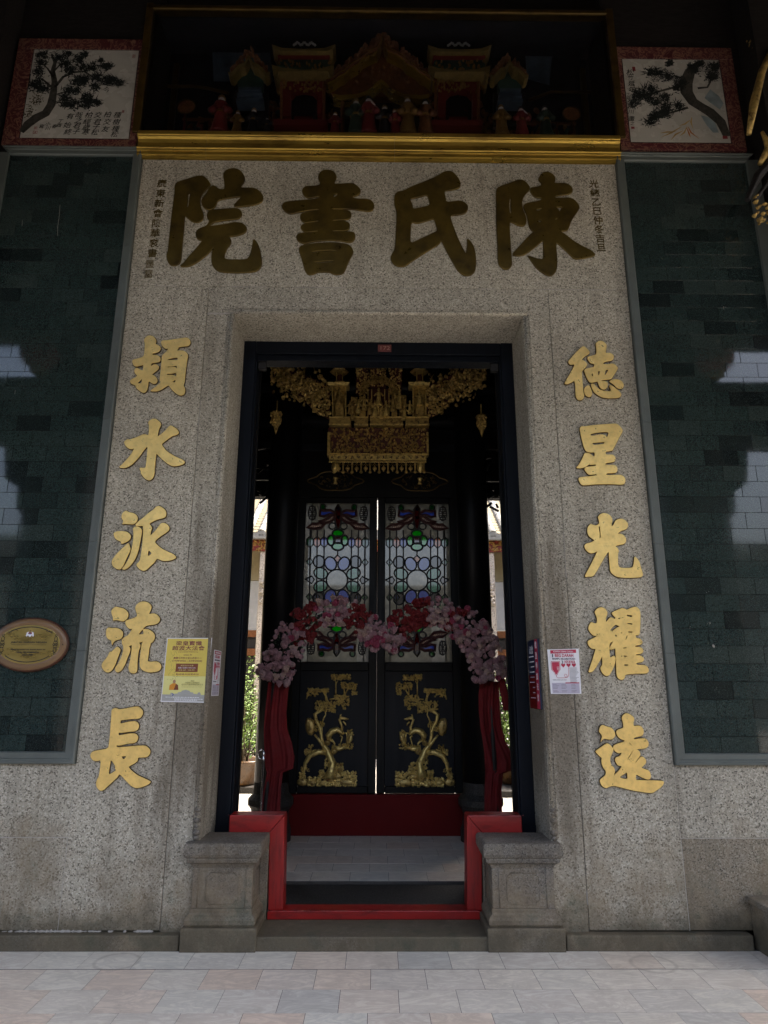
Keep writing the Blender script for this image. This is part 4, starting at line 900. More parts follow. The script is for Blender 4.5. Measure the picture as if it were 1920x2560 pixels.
# the same flyer on the left reveal, seen edge on
t = thing('blood_flyer', (-1.078, .17, 1.6), 'narrow-looking white blood donation flyer on the left door reveal, beside the yellow poster', 'poster')
def pt2(u, v_, d=.0022): return Vector((-1.0775+d, .05+.21*u, 1.735-.297*v_))
def rect2(nm, u0, u1, v0, v1, m, d=.0018): return MB().add([pt2(u0, v0, d), pt2(u1, v0, d), pt2(u1, v1, d), pt2(u0, v1, d)], [(0, 3, 2, 1)]).build(nm, m, t)
MB().add([pt2(0, 0, .001), pt2(1, 0, .001), pt2(1, 1, .001), pt2(0, 1, .001), pt2(0, 0, 0), pt2(1, 0, 0), pt2(1, 1, 0), pt2(0, 1, 0)], [(0, 3, 2, 1), (4, 5, 6, 7), (0, 1, 5, 4), (1, 2, 6, 5), (2, 3, 7, 6), (3, 0, 4, 7)]).build('sheet', 'paper_white', t)
blood_flyer(t, pt2, rect2, .21, .297, False, (PI/2, 0, PI/2))
# red and blue poster board on the right reveal
t = thing('notice_board', (1.06, .2, 1.55), 'dark blue and red notice board with white lettering on the right door reveal', 'notice')
xr = 1.066
MB().box(xr, 1.081, .035, .33, 1.36, 1.815).build('board', 'ink_navy', t, bevel=.003)
MB().box(xr-.0015, xr-.0005, .037, .115, 1.362, 1.812).build('red_strip', 'ink_red', t)
MB().box(xr-.0012, xr-.0004, .116, .328, 1.362, 1.58).build('red_field', 'red_paint_deep', t)
for i, ch in enumerate('歡迎參加法會'):
    writing(ch, .05, (xr-.002, .076, 1.775-.068*i), 'paper_white', t, rot=(PI/2, 0, -PI/2), ext=.0003, off=.0005)
writing('法會', .06, (xr-.002, .22, 1.75), 'paper_white', t, rot=(PI/2, 0, -PI/2), ext=.0003)
for i in range(9):
    z = 1.70-.034*i; MB().box(xr-.0022, xr-.0016, .15, .15+random.uniform(.05, .15), z, z+.006).build('small_print', 'paper_white' if i < 4 else 'ink_lilac', t)

# oval plaque
pc = dp(62, 1392, -.03)
pq = thing('oval_plaque', (pc.x, -.0, pc.z), 'oval brass heritage plaque with varnished wooden rim on the left tile wall', 'plaque')
def ell(rx, rz, y, n=56): return [(pc.x+rx*math.cos(2*PI*k/n), y, pc.z+rz*math.sin(2*PI*k/n)) for k in range(n)]
RX, RZ = .250, .172
MB().loft([ell(RX, RZ, .004), ell(RX+.003, RZ+.003, -.012), ell(RX-.004, RZ-.004, -.022), ell(RX-.008, RZ-.008, -.023)]).build('rim_edge', 'wood_edge', pq, smooth=False)
MB().loft([ell(RX-.008, RZ-.008, -.0225), ell(RX-.012, RZ-.012, -.029), ell(RX-.045, RZ-.043, -.031), ell(RX-.050, RZ-.048, -.027)], cap=False).build('wooden_rim', 'wood_varnish', pq, smooth=True)
MB().loft([ell(RX-.049, RZ-.047, -.02), ell(RX-.049, RZ-.047, -.0285), ell(RX-.051, RZ-.049, -.029)]).build('brass_plate', 'brass', pq)
yb = -.0300
for sg in (1, -1):
    arc = [(pc.x+(RX-.064)*math.cos(a), pc.z+sg*(RZ-.060)*math.sin(a)) for a in [R(40)+R(100)*i/20 for i in range(21)]]
    MB().stroke(arc, .0028, yb).build('engraved_arc', 'ink_black', pq)
for sg in (1, -1):
    cx = pc.x+sg*(RX-.078)
    mb = MB()
    for dz, r1, r2 in ((.034, .010, .017), (-.034, .010, .017), (.012, .012, .012), (-.012, .012, .012), (.058, .006, .006), (-.058, .006, .006), (0, .017, .007)):
        lp = [(cx+r1*math.cos(a), pc.z+dz+r2*math.sin(a)) for a in [q*PI/7 for q in range(15)]]
        mb.stroke(lp, .0017, yb-.0001)
    mb.build('engraved_knot', 'ink_black', pq)
cr = Vector((pc.x, yb-.0002, pc.z+.066))
def el(cx, cz, rx, rz, n=12): return [(cx+rx*math.cos(2*PI*k/n), cz+rz*math.sin(2*PI*k/n)) for k in range(n)]
def flat(pts, m, nm, par, y): MB().add([(x, y, z) for x, z in pts], [tuple(range(len(pts)))]).build(nm, m, par)
for sg in (-1, 1): flat([(cr.x+sg*x, cr.z+z) for x, z in ((.008, .016), (.022, .010), (.027, -.012), (.020, -.016), (.012, -.008))], 'paper_white', 'crest', pq, cr.y)
flat(el(cr.x, cr.z-.004, .012, .013), 'paper_white', 'crest', pq, cr.y-.0002); flat([(cr.x-.013, cr.z+.001), (cr.x+.013, cr.z+.001), (cr.x+.011, cr.z+.011), (cr.x-.011, cr.z+.011)], 'seal_red', 'crest', pq, cr.y-.0004)
flat([(cr.x-.004, cr.z-.002), (cr.x+.004, cr.z-.002), (cr.x+.003, cr.z+.007), (cr.x-.003, cr.z+.007)], 'ink_blue', 'crest', pq, cr.y-.0006)
flat([(cr.x-.028, cr.z-.017), (cr.x+.028, cr.z-.017), (cr.x+.018, cr.z-.022), (cr.x, cr.z-.025), (cr.x-.018, cr.z-.022)], 'case_yellow', 'crest', pq, cr.y-.0002); flat(el(cr.x, cr.z+.021, .006, .006), 'case_yellow', 'crest', pq, cr.y-.0002)
writing('JABATAN WARISAN NEGARA', .02, (pc.x, yb, pc.z+.012), 'ink_black', pq, width=.235, height=.0145, ext=.0002, off=.0006)
writing('KEMENTERIAN KEBUDAYAAN KESENIAN DAN WARISAN', .01, (pc.x, yb, pc.z-.002), 'ink_black', pq, width=.225, height=.0045, ext=.0002)
writing('KERJA KONSERVASI BANGUNAN INI', .012, (pc.x, yb, pc.z-.034), 'ink_black', pq, width=.222, height=.0105, ext=.0002, off=.0004)
writing('TELAH DILAKSANAKAN', .012, (pc.x, yb, pc.z-.050), 'ink_black', pq, width=.148, height=.0105, ext=.0002, off=.0004)
writing('PADA 2006', .012, (pc.x, yb, pc.z-.066), 'ink_black', pq, width=.066, height=.0105, ext=.0002, off=.0004)
for sg in (-1, 1): MB().ball((pc.x+sg*(RX-.03), -.031, pc.z), .004, 8, 4).build('screw', 'iron', pq)

# small droppings and chips on the tiles
chip = thing('paint_chips', (2.1, 0, 2.0), 'pale flecks of dried paint stuck on the dark right-hand tiles', 'stain')
mb = MB()
for cx, cy, n in ((1684, 1569, 3), (1728, 1572, 3), (1775, 1558, 9), (1790, 1722, 4), (1905, 1830, 4), (1766, 1484, 2), (1810, 770, 6)):
    for i in range(n):
        q = at(cx+random.gauss(0, 4.5), cy+random.gauss(0, 3.5), .0035); mb.blob(q, random.uniform(.001, .003), .002, random.uniform(.0008, .002), random.uniform(0, 3))
q = at(1784, 1615, .003); mb.blob(q, .008, .003, .012, .4)
mb.build('flecks', 'mortar', chip, kind='stuff')
chip = thing('paint_chips', (-2.5, 0, 4.4), 'thin pale drips on the dark left-hand tiles', 'stain')
mb = MB()
for pts in (((150, 512), (148, 540), (144, 570), (144, 590)), ((56, 550), (55, 565)), ((38, 975), (37, 985))):
    qs = [at(x, y, .004) for x, y in pts]; mb.tube(qs, [.0008, .001, .0013, .0006][:len(qs)], 5)
mb.build('flecks', 'mortar', chip, kind='stuff')
# ------------------------------------------------------------------ gilded cornice and glazed show case
CZ0, CZ1 = 5.56, 5.795
sc_ = thing('show_case', (0, 0, CZ0), 'glazed show case with gilded cornice and frame above the name lintel', 'display case')
prof = [(.30, CZ0), (-.012, CZ0), (-.018, CZ0+.018), (-.030, CZ0+.022), (-.030, CZ0+.050), (-.040, CZ0+.054), (-.041, CZ0+.064), (-.048, CZ0+.070), (-.048, CZ0+.078), (-.030, CZ0+.092), (-.026, CZ0+.135), (-.036, CZ0+.160), (-.052, CZ0+.172), (-.052, CZ0+.182), (-.058, CZ0+.186), (-.058, CZ0+.205), (-.048, CZ0+.212), (-.046, CZ0+.232), (.30, CZ0+.235)]
for x0, x1 in ((-1.925, -1.38), (-1.378, .118), (.120, 1.925)):
    mb = MB().loft([[(x0, y, z) for y, z in prof], [(x1, y, z) for y, z in prof]])
    o = mb.build('cornice_length', 'gold_trim', sc_)
    bm = bmesh.new(); bm.from_mesh(o.data); bmesh.ops.recalc_face_normals(bm, faces=bm.faces); bm.to_mesh(o.data); bm.free()
for s in (-1, 1):
    MB().box(s*1.925, s*1.985, -.03, .05, CZ1+.002, 7.12).build('gilt_upright', 'gold_trim_dark', sc_, bevel=.008, seg=2)
    MB().box(s*1.78, s*1.83, .30, .34, CZ1+.002, 6.85).build('inner_upright', 'gold_trim_dark', sc_, bevel=.006)
    MB().box(s*1.926, s*1.986, .05, .52, CZ1, 7.3).build('case_side', 'case_back', sc_)
MB().box(-1.985, 1.985, -.03, .05, 7.06, 7.10).build('gilt_head', 'gold_trim_dark', sc_, bevel=.008, seg=2)
MB().box(-1.925, 1.925, .40, .44, CZ1, 7.06).build('case_backdrop', 'case_back', sc_)
MB().box(-1.925, 1.925, .05, .44, 7.061, 7.2).build('case_roof', 'case_back', sc_)
MB().box(-1.925, 1.925, -.012, -.008, CZ1+.001, 7.06).build('glass_pane', 'case_glass', sc_)
MB().box(-1.925, 1.925, .06, .4, CZ1-.001, CZ1+.012).build('case_floor', 'case_back', sc_)
MB().box(-1.75, 1.75, .04, .30, CZ1+.012, CZ1+.088).build('stage', 'case_brown', sc_, bevel=.006)
def cL(x, y, Y): return at(380+x*.3496, 20+y*.3496, Y)
def cR(x, y, Y): return at(900+x*.3978, 20+y*.3978, Y)
def xz(pts, fn, Y): return [(p.x, p.z) for p in (fn(x, y, Y) for x, y in pts)]
# painted back scene panels
for s, pts in ((-1, [(430, 300), (840, 295), (870, 520), (440, 520)]), (1, [(1040, 295), (1210, 295), (1190, 480), (1050, 440)])):
    MB().prism(xz(pts, cL if s < 0 else cR, .38), .38, .39).build('sky_panel', 'case_blue', sc_)
# carved and painted back scene filling the width of the case
for m_, n_ in (('case_brown', 420), ('robe_gold', 150), ('case_green', 120), ('case_red', 130), ('robe_dark', 120)):
    mb = MB()
    for i in range(n_):
        x = random.uniform(-1.72, 1.72); top = 6.42 + .12*math.cos(x*9) + (.14 if abs(x) < 1.1 else -.1)
        mb.blob((x, .375+random.uniform(-.02, .01), random.uniform(5.83, top)), random.uniform(.014, .045), .03, random.uniform(.012, .04), random.uniform(0, 3), random.choice((5, 6, 7)))
    mb.build('back_scene', m_, sc_, kind='stuff')
for i in range(23):
    x = -1.7+i*.1545
    MB().tube([(x, .345, 5.81), (x, .345, 6.25+.1*math.cos(x*7))], .011, 6).build('scene_post', random.choice(('case_red', 'case_brown', 'robe_gold')), sc_)
for z in (6.02, 6.27): MB().box(-1.72, 1.72, .335, .35, z, z+.022).build('scene_rail', 'case_brown', sc_)
# middle gatehouse
gt = thing('ceramic_gatehouse', (0, .2, CZ1), 'ornate ceramic gatehouse with flaming wavy gable and red pearl, middle of the show case', 'model')
apex = 140
half = [(0, 190), (14, 250), (32, 285), (70, 300), (105, 318), (130, 335), (150, 362), (185, 380), (210, 398), (235, 425), (270, 440), (300, 465), (340, 482)]
up_ = [(apex-x, y) for x, y in half[::-1]] + [(apex+x, y) for x, y in half[1:]]
lowr = [(x, y+32) for x, y in up_]
MB().prism(xz(up_+lowr[::-1], cR, .2), .14, .24).build('wavy_gable', 'gold_trim', gt)
MB().prism(xz([(x, y+14) for x, y in up_]+[(x, y+24) for x, y in up_][::-1], cR, .2), .125, .139).build('gable_band', 'case_brown', gt)
MB().prism(xz(lowr+[(apex+300, 560), (apex-300, 560)], cR, .26), .26, .32).build('gable_infill', 'case_brown', gt)
mb = MB()
for i in range(170):
    t = random.random(); s = random.choice((-1, 1)); j = min(int(t*12), 11)
    a, b_ = half[j], half[j+1]; u = random.random()
    x = a[0]+(b_[0]-a[0])*u; y = a[1]+(b_[1]-a[1])*u - random.uniform(8, 90)*(1-.45*t)
    mb.blob(cR(apex+s*x*1.02+random.uniform(-8, 8), y, .2), random.uniform(.012, .04), .04, random.uniform(.012, .035), random.uniform(0, 3), 6)
mb.build('flame_carving', 'case_brown', gt, kind='stuff')
MB().ball(cR(122, 110, .18), .045, 12, 8).build('red_pearl', 'case_red', gt, smooth=True)
h2 = [(0, 478), (35, 505), (60, 535), (100, 555), (150, 572), (250, 578), (300, 570)]
u2 = [(apex-8-x, y) for x, y in h2[::-1]] + [(apex-8+x, y) for x, y in h2[1:]]
MB().prism(xz(u2+[(x, y+24) for x, y in u2][::-1], cR, .16), .11, .2).build('inner_eave', 'gold_trim', gt)
mb = MB()
for x, y in u2:
    for d in (-10, 10): mb.ball(cR(x+d, y+34, .105), .008, 6, 4)
mb.build('eave_beads', 'case_yellow', gt)
MB().prism(xz([(apex-310, 560), (apex+310, 560), (apex+310, 800), (apex-310, 800)], cR, .33), .33, .36).build('gate_back', 'robe_dark', gt)
for x in (-250, 265): MB().tube([cR(apex+x, 800, .15), cR(apex+x, 575, .15)], .016, 8).build('gate_column', 'case_brown', gt)
mb = MB()
for i in range(60): mb.blob(cR(apex+random.uniform(-260, 250), random.uniform(370, 470), .25), random.uniform(.008, .02), .02, random.uniform(.006, .016), random.uniform(0, 3))
mb.build('gable_carving', 'case_brown', gt, kind='stuff')
# pavilions with upswept yellow roofs
for s, fn, cx, k, lab in ((-1, cL, 1090, 1, 'left'), (1, cR, 620, .879, 'right')):
    t = thing('ceramic_pavilion', (fn(cx, 850, .2).x, .2, CZ1), 'red ceramic pavilion with upswept yellow double roof, %s of the wavy gatehouse' % lab, 'model', 'ceramic pavilions')
    bx = 850 if s < 0 else 750
    dy = 0 if s < 0 else -22
    yy = lambda y: (y*k + (bx-850*k)) if s > 0 else y
    def pp(pts, Y): return xz([(cx+x*k, yy(y)) for x, y in pts], fn, Y)
    MB().prism(pp([(-225, 318), (-150, 345), (0, 352), (150, 345), (225, 318), (205, 352), (160, 368), (-160, 368), (-205, 352)], .2), .12, .28).build('upper_eave', 'case_yellow', t)
    MB().prism(pp([(-170, 386), (170, 386), (200, 480), (-200, 480)], .24), .2, .3).build('tower_wall', 'case_green', t)
    MB().prism(pp([(-222, 478), (-150, 500), (0, 515), (130, 505), (215, 478), (205, 545), (190, 560), (175, 525), (-175, 525), (-190, 575), (-205, 560)], .2), .1, .28).build('lower_eave', 'case_yellow', t)
    MB().prism(pp([(-150, 530), (150, 530), (150, 800), (95, 800), (95, 650), (60, 610), (0, 598), (-60, 610), (-95, 650), (-95, 800), (-150, 800)], .24), .2, .27).build('arched_front', 'case_red', t)
    MB().prism(pp([(-150, 540), (150, 540), (150, 860), (-150, 860)], .33), .33, .35).build('pavilion_back', 'robe_dark', t)
    for x in (-165, 140):
        pz = [fn(cx+x*k, yy(y), .15) for y in (840, 530)]
        MB().tube([pz[0], pz[0].lerp(pz[1], .06), pz[0].lerp(pz[1], .12), pz[1]], [.026, .018, .013, .013], 8).build('pavilion_column', 'case_brown', t)
    MB().prism(pp([(-215, 825), (165, 825), (165, 862), (-215, 862)], .13), .09, .2).build('red_balustrade', 'case_red', t)
    mb = MB()
    for i in range(14): mb.blob(fn(cx+(-75+150*i/13)*k, yy(265-18*math.sin(i*PI/13*3)**2), .2), .012, .012, .012, i)
    mb.build('ridge_ornament', 'paper_grey', t)
    MB().prism(pp([(-160, 369), (160, 369), (185, 384), (-185, 384)], .22), .16, .28).build('eave_soffit', 'case_red', t)
    mb = MB()
    for i in range(120):
        x = random.uniform(-205, 205); y = random.choice((random.uniform(372, 480), random.uniform(515, 600)))
        mb.blob(fn(cx+x*k, yy(y), .19), random.uniform(.006, .016), .02, random.uniform(.005, .014), random.uniform(0, 3), 6)
    mb.build('pavilion_carving', 'robe_gold', t, kind='stuff')
    MB().prism(pp([(-70, 800), (60, 800), (60, 822), (-70, 822)], .25), .21, .29).build('altar', 'case_red', t)
# small gabled gates with green gables
for s, fn, cx, cy, k, lab in ((-1, cL, 700, 380, 1, 'left'), (1, cR, 935, 360, .80, 'right')):
    t = thing('ceramic_gate', (fn(cx, 800, .2).x, .2, CZ1), 'ceramic gate with green pointed gable and brown scrolls, %s side of the show case' % lab, 'model', 'ceramic gates')
    def pp(pts, Y): return xz([(cx+x*k, cy+(y-380)*k) for x, y in pts], fn, Y)
    hb = [(0, 370), (30, 425), (70, 440), (100, 470), (125, 498), (150, 490)]
    ub = [(-x, y) for x, y in hb[::-1]] + hb[1:]
    MB().prism(pp(ub+[(x*.93, y+26) for x, y in ub][::-1], .18), .13, .23).build('pale_bargeboard', 'case_yellow', t)
    MB().prism(pp([(0, 400), (60, 450), (105, 500), (95, 590), (-80, 590), (-95, 500), (-60, 450)], .24), .22, .27).build('green_gable', 'case_green', t)
    mb = MB()
    for i in range(46):
        x = random.uniform(-135, 135); mb.blob(fn(cx+x*k, cy+(365+abs(x)*.75-random.uniform(5, 90)*(1-abs(x)/170)-380)*k, .18), random.uniform(.012, .026), .03, random.uniform(.01, .024), random.uniform(0, 3))
    mb.build('scroll_carving', 'case_brown', t, kind='stuff')
    for y, w_ in ((600, 75), (640, 85), (680, 92)): MB().prism(pp([(-w_, y), (w_+10, y), (w_+10, y+22), (-w_, y+22)], .2), .15, .25).build('cornice_step', 'case_blue', t)
    MB().prism(pp([(-120, 590), (130, 590), (130, 860), (-120, 860)], .3), .3, .34).build('gate_wall', 'robe_dark', t)
    # handrail of the approach and round fan
    r0 = [(-590, 560), (-400, 560), (-300, 575), (-150, 610)] if s < 0 else [(640, 590), (330, 590), (160, 655)]
    MB().tube([fn(cx+x*k, cy+(y-380)*k, .26) for x, y in r0], .014, 8).build('handrail', 'gold_trim_dark', t)
    fc = fn(245, 705, .12) if s < 0 else fn(1330, 665, .12)
    fan = thing('round_fan', (fc.x, .12, CZ1), 'dim round ceremonial fan on a pole near the %s end of the show case' % lab, 'fan', 'round fans')
    ring = [(fc.x+.075*math.cos(a), .12, fc.z+.072*math.sin(a)) for a in [q*PI/10 for q in range(21)]]
    MB().tube(ring, .006, 6).build('fan_rim', 'gold_trim_dark', fan)
    MB().prism(el(fc.x, fc.z, .07, .067, 20), .121, .127).build('fan_leaf', 'case_brown', fan)
    MB().tube([(fc.x, .124, fc.z-.07), (fc.x+.04*s*-1, .124, CZ1+.012)], .006, 6).build('fan_pole', 'gold_trim_dark', fan)
# figurines
def figurine(p, h, robe, lab, sash='robe_gold', beard=False):
    zb = CZ1+.088; h = max((p.z-zb)/.87, .12)
    t = thing('figurine', (p.x, p.y, zb), lab, 'figurine', 'opera figurines in the show case')
    b = Vector((p.x, p.y, zb))
    MB().lathe([(.19*h, 0), (.20*h, .02*h), (.15*h, .3*h), (.125*h, .5*h), (.155*h, .68*h), (.15*h, .76*h), (.05*h, .82*h)], b, 12).build('robe', robe, t, smooth=True)
    MB().lathe([(.136*h, .49*h), (.142*h, .52*h), (.136*h, .55*h)], b, 12).build('sash', sash, t)
    for s in (-1, 1):
        MB().tube([b+Vector((s*.13*h, 0, .73*h)), b+Vector((s*.2*h, -.05*h, .58*h)), b+Vector((s*.09*h, -.15*h, .52*h))], [.05*h, .06*h, .07*h], 8).build('sleeve', robe, t, smooth=True)
    MB().ball(b+Vector((0, -.01*h, .87*h)), .078*h, 10, 8, .9, .9, 1.1).build('head', 'face_white', t, smooth=True)
    MB().lathe([(.075*h, .9*h), (.085*h, .93*h), (.05*h, 1.0*h), (.02*h, 1.02*h)], b, 10).build('hat', sash if random.random() < .5 else 'robe_dark', t)
    if beard: MB().tube([b+Vector((.02*h, -.08*h, .83*h)), b+Vector((.07*h, -.13*h, .74*h)), b+Vector((.14*h, -.14*h, .66*h))], [.03*h, .025*h, .008*h], 6).build('beard', 'face_white', t)
for fn, x, y, hh, robe, lab, bd in (
    (cL, 500, 665, .30, 'robe_red', 'red-robed figurine left of the small green-gabled gate', False),
    (cL, 615, 760, .24, 'robe_gold', 'short gold-robed figurine in front of the left green-gabled gate', False),
    (cL, 730, 745, .22, 'robe_dark', 'dark-robed figurine in the left gate opening', False),
    (cL, 825, 800, .16, 'robe_dark', 'tiny dark figurine at the left pavilion balustrade', False),
    (cL, 1310, 770, .20, 'robe_red', 'small red figurine between left pavilion and gatehouse', False),
    (cL, 1460, 690, .31, 'robe_green', 'green-robed pale-faced figurine under the gatehouse eave', False),
    (cL, 1550, 675, .33, 'robe_red', 'tall red-robed white-bearded figurine under the gatehouse eave', True),
    (cR, 155, 640, .27, 'robe_dark', 'dark-robed white-haired figurine in the middle of the gatehouse', False),
    (cR, 220, 660, .24, 'robe_red', 'short red figurine beside the white-haired one', False),
    (cR, 300, 595, .33, 'robe_gold', 'tall gold-robed figurine right of the gatehouse middle', False),
    (cR, 410, 610, .30, 'case_brown', 'brown figurine at the gatehouse right column', False),
    (cR, 885, 640, .27, 'robe_gold', 'gold-armoured figurine in front of the right green-gabled gate', False),
    (cR, 1010, 650, .27, 'robe_red', 'red figurine right of the right green-gabled gate', True),
    (cR, 1160, 645, .27, 'robe_green', 'dim green figurine near the right round fan', False)):
    figurine(fn(x, y, .09), hh, robe, lab, beard=bd)

# ------------------------------------------------------------------ glazed pine paintings
def painting(s, out, inn, label, crop, trunks, tufts, extra):
    q = [dp(x, y, -.006) for x, y in out]; r = [dp(x, y, -.01) for x, y in inn]
    x0, x1 = (q[0].x+q[2].x)/2, (q[1].x+q[3].x)/2; z1, z0 = (q[0].z+q[1].z)/2, (q[2].z+q[3].z)/2
    a0, a1 = (r[0].x+r[2].x)/2, (r[1].x+r[3].x)/2; c1, c0 = (r[0].z+r[1].z)/2, (r[2].z+r[3].z)/2
    t = thing('tile_painting', ((x0+x1)/2, 0, z0), label, 'painting', 'pine paintings')
    for nm, b in (('border_tile', (x0, x1, z0, c0-.006)), ('border_tile', (x0, x1, c1+.006, z1)), ('border_tile', (x0, a0-.006, c0-.006, c1+.006)), ('border_tile', (a1+.006, x1, c0-.006, c1+.006))):
        MB().box(b[0]+.001, b[1]-.001, -.012, .03, b[2]+.001, b[3]-.001).build(nm, 'picture_border', t, bevel=.002)
    MB().box(a0-.008, a1+.008, -.009, .03, c0-.008, c1+.008).build('dark_line', 'ink_black', t)
    MB().box(a0, a1, -.0115, .03, c0, c1).build('picture', 'picture_glaze', t)
    ox, oy, k = crop
    def w(x, y): p = at(ox+x*k, oy+y*k, -.0125); return (min(max(p.x, a0+.003), a1-.003), min(max(p.z, c0+.003), c1-.003))
    tb = MB()
    for pts, ws in trunks:
        tb.stroke([w(*p) for p in pts], [v*k*.0026 for v in ws], -.0126)
    tb.build('painted_trunk', 'pine_bark', t)
    nb = MB()
    for cx, cy, rr in tufts:
        for i in range(95):
            a = random.uniform(0, 2*PI); l = rr*random.uniform(.45, 1.0); bx, by = cx+random.gauss(0, rr*.42), cy+random.gauss(0, rr*.32)
            p0 = w(bx, by); p1 = w(bx+l*math.cos(a)*.75, by+l*math.sin(a)*.6-abs(l)*.12)
            nb.stroke([p0, p1], [.0042, .0004], -.0132-random.random()*.0004)
    nb.build('painted_needles', 'pine_needle', t, kind='stuff')
    extra(t, w)
    return t
def exL(t, w):
    mb = MB()
    for cx, cy, rr in ((420, 690, 60), (380, 760, 60), (320, 850, 60), (300, 900, 50), (430, 760, 40)):
        for i in range(30):
            a = random.uniform(0, 2*PI); p0 = w(cx+random.gauss(0, rr*.5), cy+random.gauss(0, rr*.4)); p1 = (p0[0]+.014*math.cos(a), p0[1]+.014*math.sin(a)); mb.stroke([p0, p1], [.004, .001], -.0129)
    mb.build('painted_moss', 'pine_moss', t)
    cols = [((1275, 1265, 1255, 1245), (905, 980, 1055, 1115), '種樹種松'), ((1170, 1165, 1145), (900, 980, 1060), '柏交友'), ((1065, 1055, 1045, 1030), (905, 980, 1035, 1095), '交君子松'), ((965, 945, 935, 930), (905, 975, 1040, 1090), '柏經歲寒'), ((855, 850, 835, 825), (905, 965, 1020, 1085), '哉之君子'), ((760, 730, 735), (920, 1015, 1090), '有始終')]
    for xs, ys, tx in cols:
        for x, y, ch in zip(xs, ys, tx):
            p = w(x, y); writing(ch, .062, (p[0], -.0135, p[1]), 'ink_black', t, 'painted_writing', ext=.0003, slant=.25)
    for x, y, ch in ((655, 975, '丁'), (640, 1020, '酉'), (590, 1030, '春'), (520, 1005, '小'), (520, 1050, '川'), (450, 1030, '寫')):
        p = w(x, y); writing(ch, .042, (p[0], -.0135, p[1]), 'ink_black', t, 'painted_writing', ext=.0003, slant=.25)
    for x, y, rx, rz in ((390, 1048, .011, .011), (385, 1095, .016, .012), (1462, 265, .009, .017), (1345, 868, .006, .012)):
        p = w(x, y); lp = [(p[0]+rx*c, p[1]+rz*d) for c, d in ((-1, -1), (1, -1), (1, 1), (-1, 1), (-1, -1))]
        MB().stroke(lp, .0022, -.0134).stroke([(p[0]-rx*.5, p[1]), (p[0]+rx*.6, p[1]+rz*.3)], .002, -.0134).stroke([(p[0], p[1]-rz*.7), (p[0], p[1]+rz*.7)], .002, -.0135).build('red_seal', 'seal_red', t)
painting(-1, ((40, 85), (313, 85), (5, 312), (300, 320)), ((72, 105), (300, 112), (47, 295), (277, 302)), 'glazed painting of a leaning pine with six columns of poetry, upper left', (0, 80, 380/1659),
    [([(215, 1090), (300, 1010), (390, 940), (500, 885), (560, 790), (585, 650), (595, 540), (575, 430), (600, 330), (560, 240)], [40, 62, 66, 62, 60, 48, 40, 34, 24, 10]),
     ([(600, 600), (690, 490), (800, 440), (920, 430), (1040, 510), (1180, 560), (1380, 590)], [22, 20, 18, 15, 12, 9, 3]), ([(560, 600), (470, 520), (430, 500)], [20, 12, 4]), ([(590, 500), (520, 400), (470, 350)], [18, 12, 5]), ([(580, 440), (660, 350), (760, 330)], [14, 10, 4]), ([(620, 680), (740, 640), (860, 640)], [12, 9, 3]), ([(590, 760), (720, 780), (900, 760)], [12, 9, 3])],
    [(470, 250, 80), (450, 340, 70), (420, 430, 80), (400, 560, 100), (470, 620, 80), (370, 600, 70), (640, 280, 70), (720, 350, 80), (740, 240, 50), (860, 300, 70), (920, 250, 50), (900, 390, 70), (1010, 390, 80), (1100, 310, 40), (1150, 380, 70), (1190, 370, 50), (760, 420, 80), (840, 530, 90), (930, 520, 80), (880, 560, 70), (1060, 490, 80), (1180, 540, 90), (1230, 530, 70), (1300, 560, 60), (1040, 600, 70), (760, 640, 70), (830, 640, 60), (700, 720, 80), (800, 780, 90), (720, 790, 70), (950, 720, 90), (950, 790, 80), (960, 760, 70), (1060, 770, 50)], exL)
def exR(t, w):
    for pts, m_ in (((((820, 900), (790, 960), (740, 1000)), ), 'bamboo_ochre'), ((((830, 900), (860, 960), (945, 1025)), ((815, 910), (840, 970), (855, 1010))), 'bamboo_orange'), ((((760, 900), (660, 960), (550, 1010)), ((780, 940), (700, 980), (650, 1040)), ((850, 830), (800, 870), (740, 890)), ((870, 800), (860, 850), (880, 920)), ((700, 950), (610, 955), (540, 965))), 'bamboo_ochre')):
        mb = MB()
        for p3 in pts: mb.stroke([w(*p) for p in p3], [.002, .007, .0008], -.0130)
        mb.build('painted_bamboo', m_, t)
    mb = MB()
    for poly in ([(960, 780), (1040, 800), (1110, 860), (1150, 960), (1090, 960), (1020, 880)], [(1000, 600), (1060, 510), (1150, 580), (1200, 660), (1160, 720), (1060, 650)]):
        mb.add([(*w(*p)[:1], -.0124, w(*p)[1]) for p in poly], [tuple(range(len(poly)))])
    mb.build('painted_rocks', 'rock_wash', t)
    for (x, y, ch, s_) in ((225, 335, '松', .07), (228, 390, '竹', .05), (240, 450, '延', .06), (245, 515, '年', .065), (205, 565, '丁', .035), (210, 600, '酉', .035), (230, 690, '小', .045), (235, 745, '川', .05), (240, 815, '畫', .055), (250, 865, '之', .04)):
        p = w(x, y); writing(ch, s_, (p[0], -.0135, p[1]), 'ink_black', t, 'painted_writing', ext=.0003, slant=.2)
    for x, y, rx, rz in ((268, 300, .013, .022), (258, 910, .014, .011), (1215, 1010, .02, .015)):
        p = w(x, y); MB().prism([(p[0]-rx, p[1]-rz), (p[0]+rx, p[1]-rz*.9), (p[0]+rx*.9, p[1]+rz), (p[0]-rx, p[1]+rz)], -.0132, -.0126).build('red_seal', 'seal_red', t)
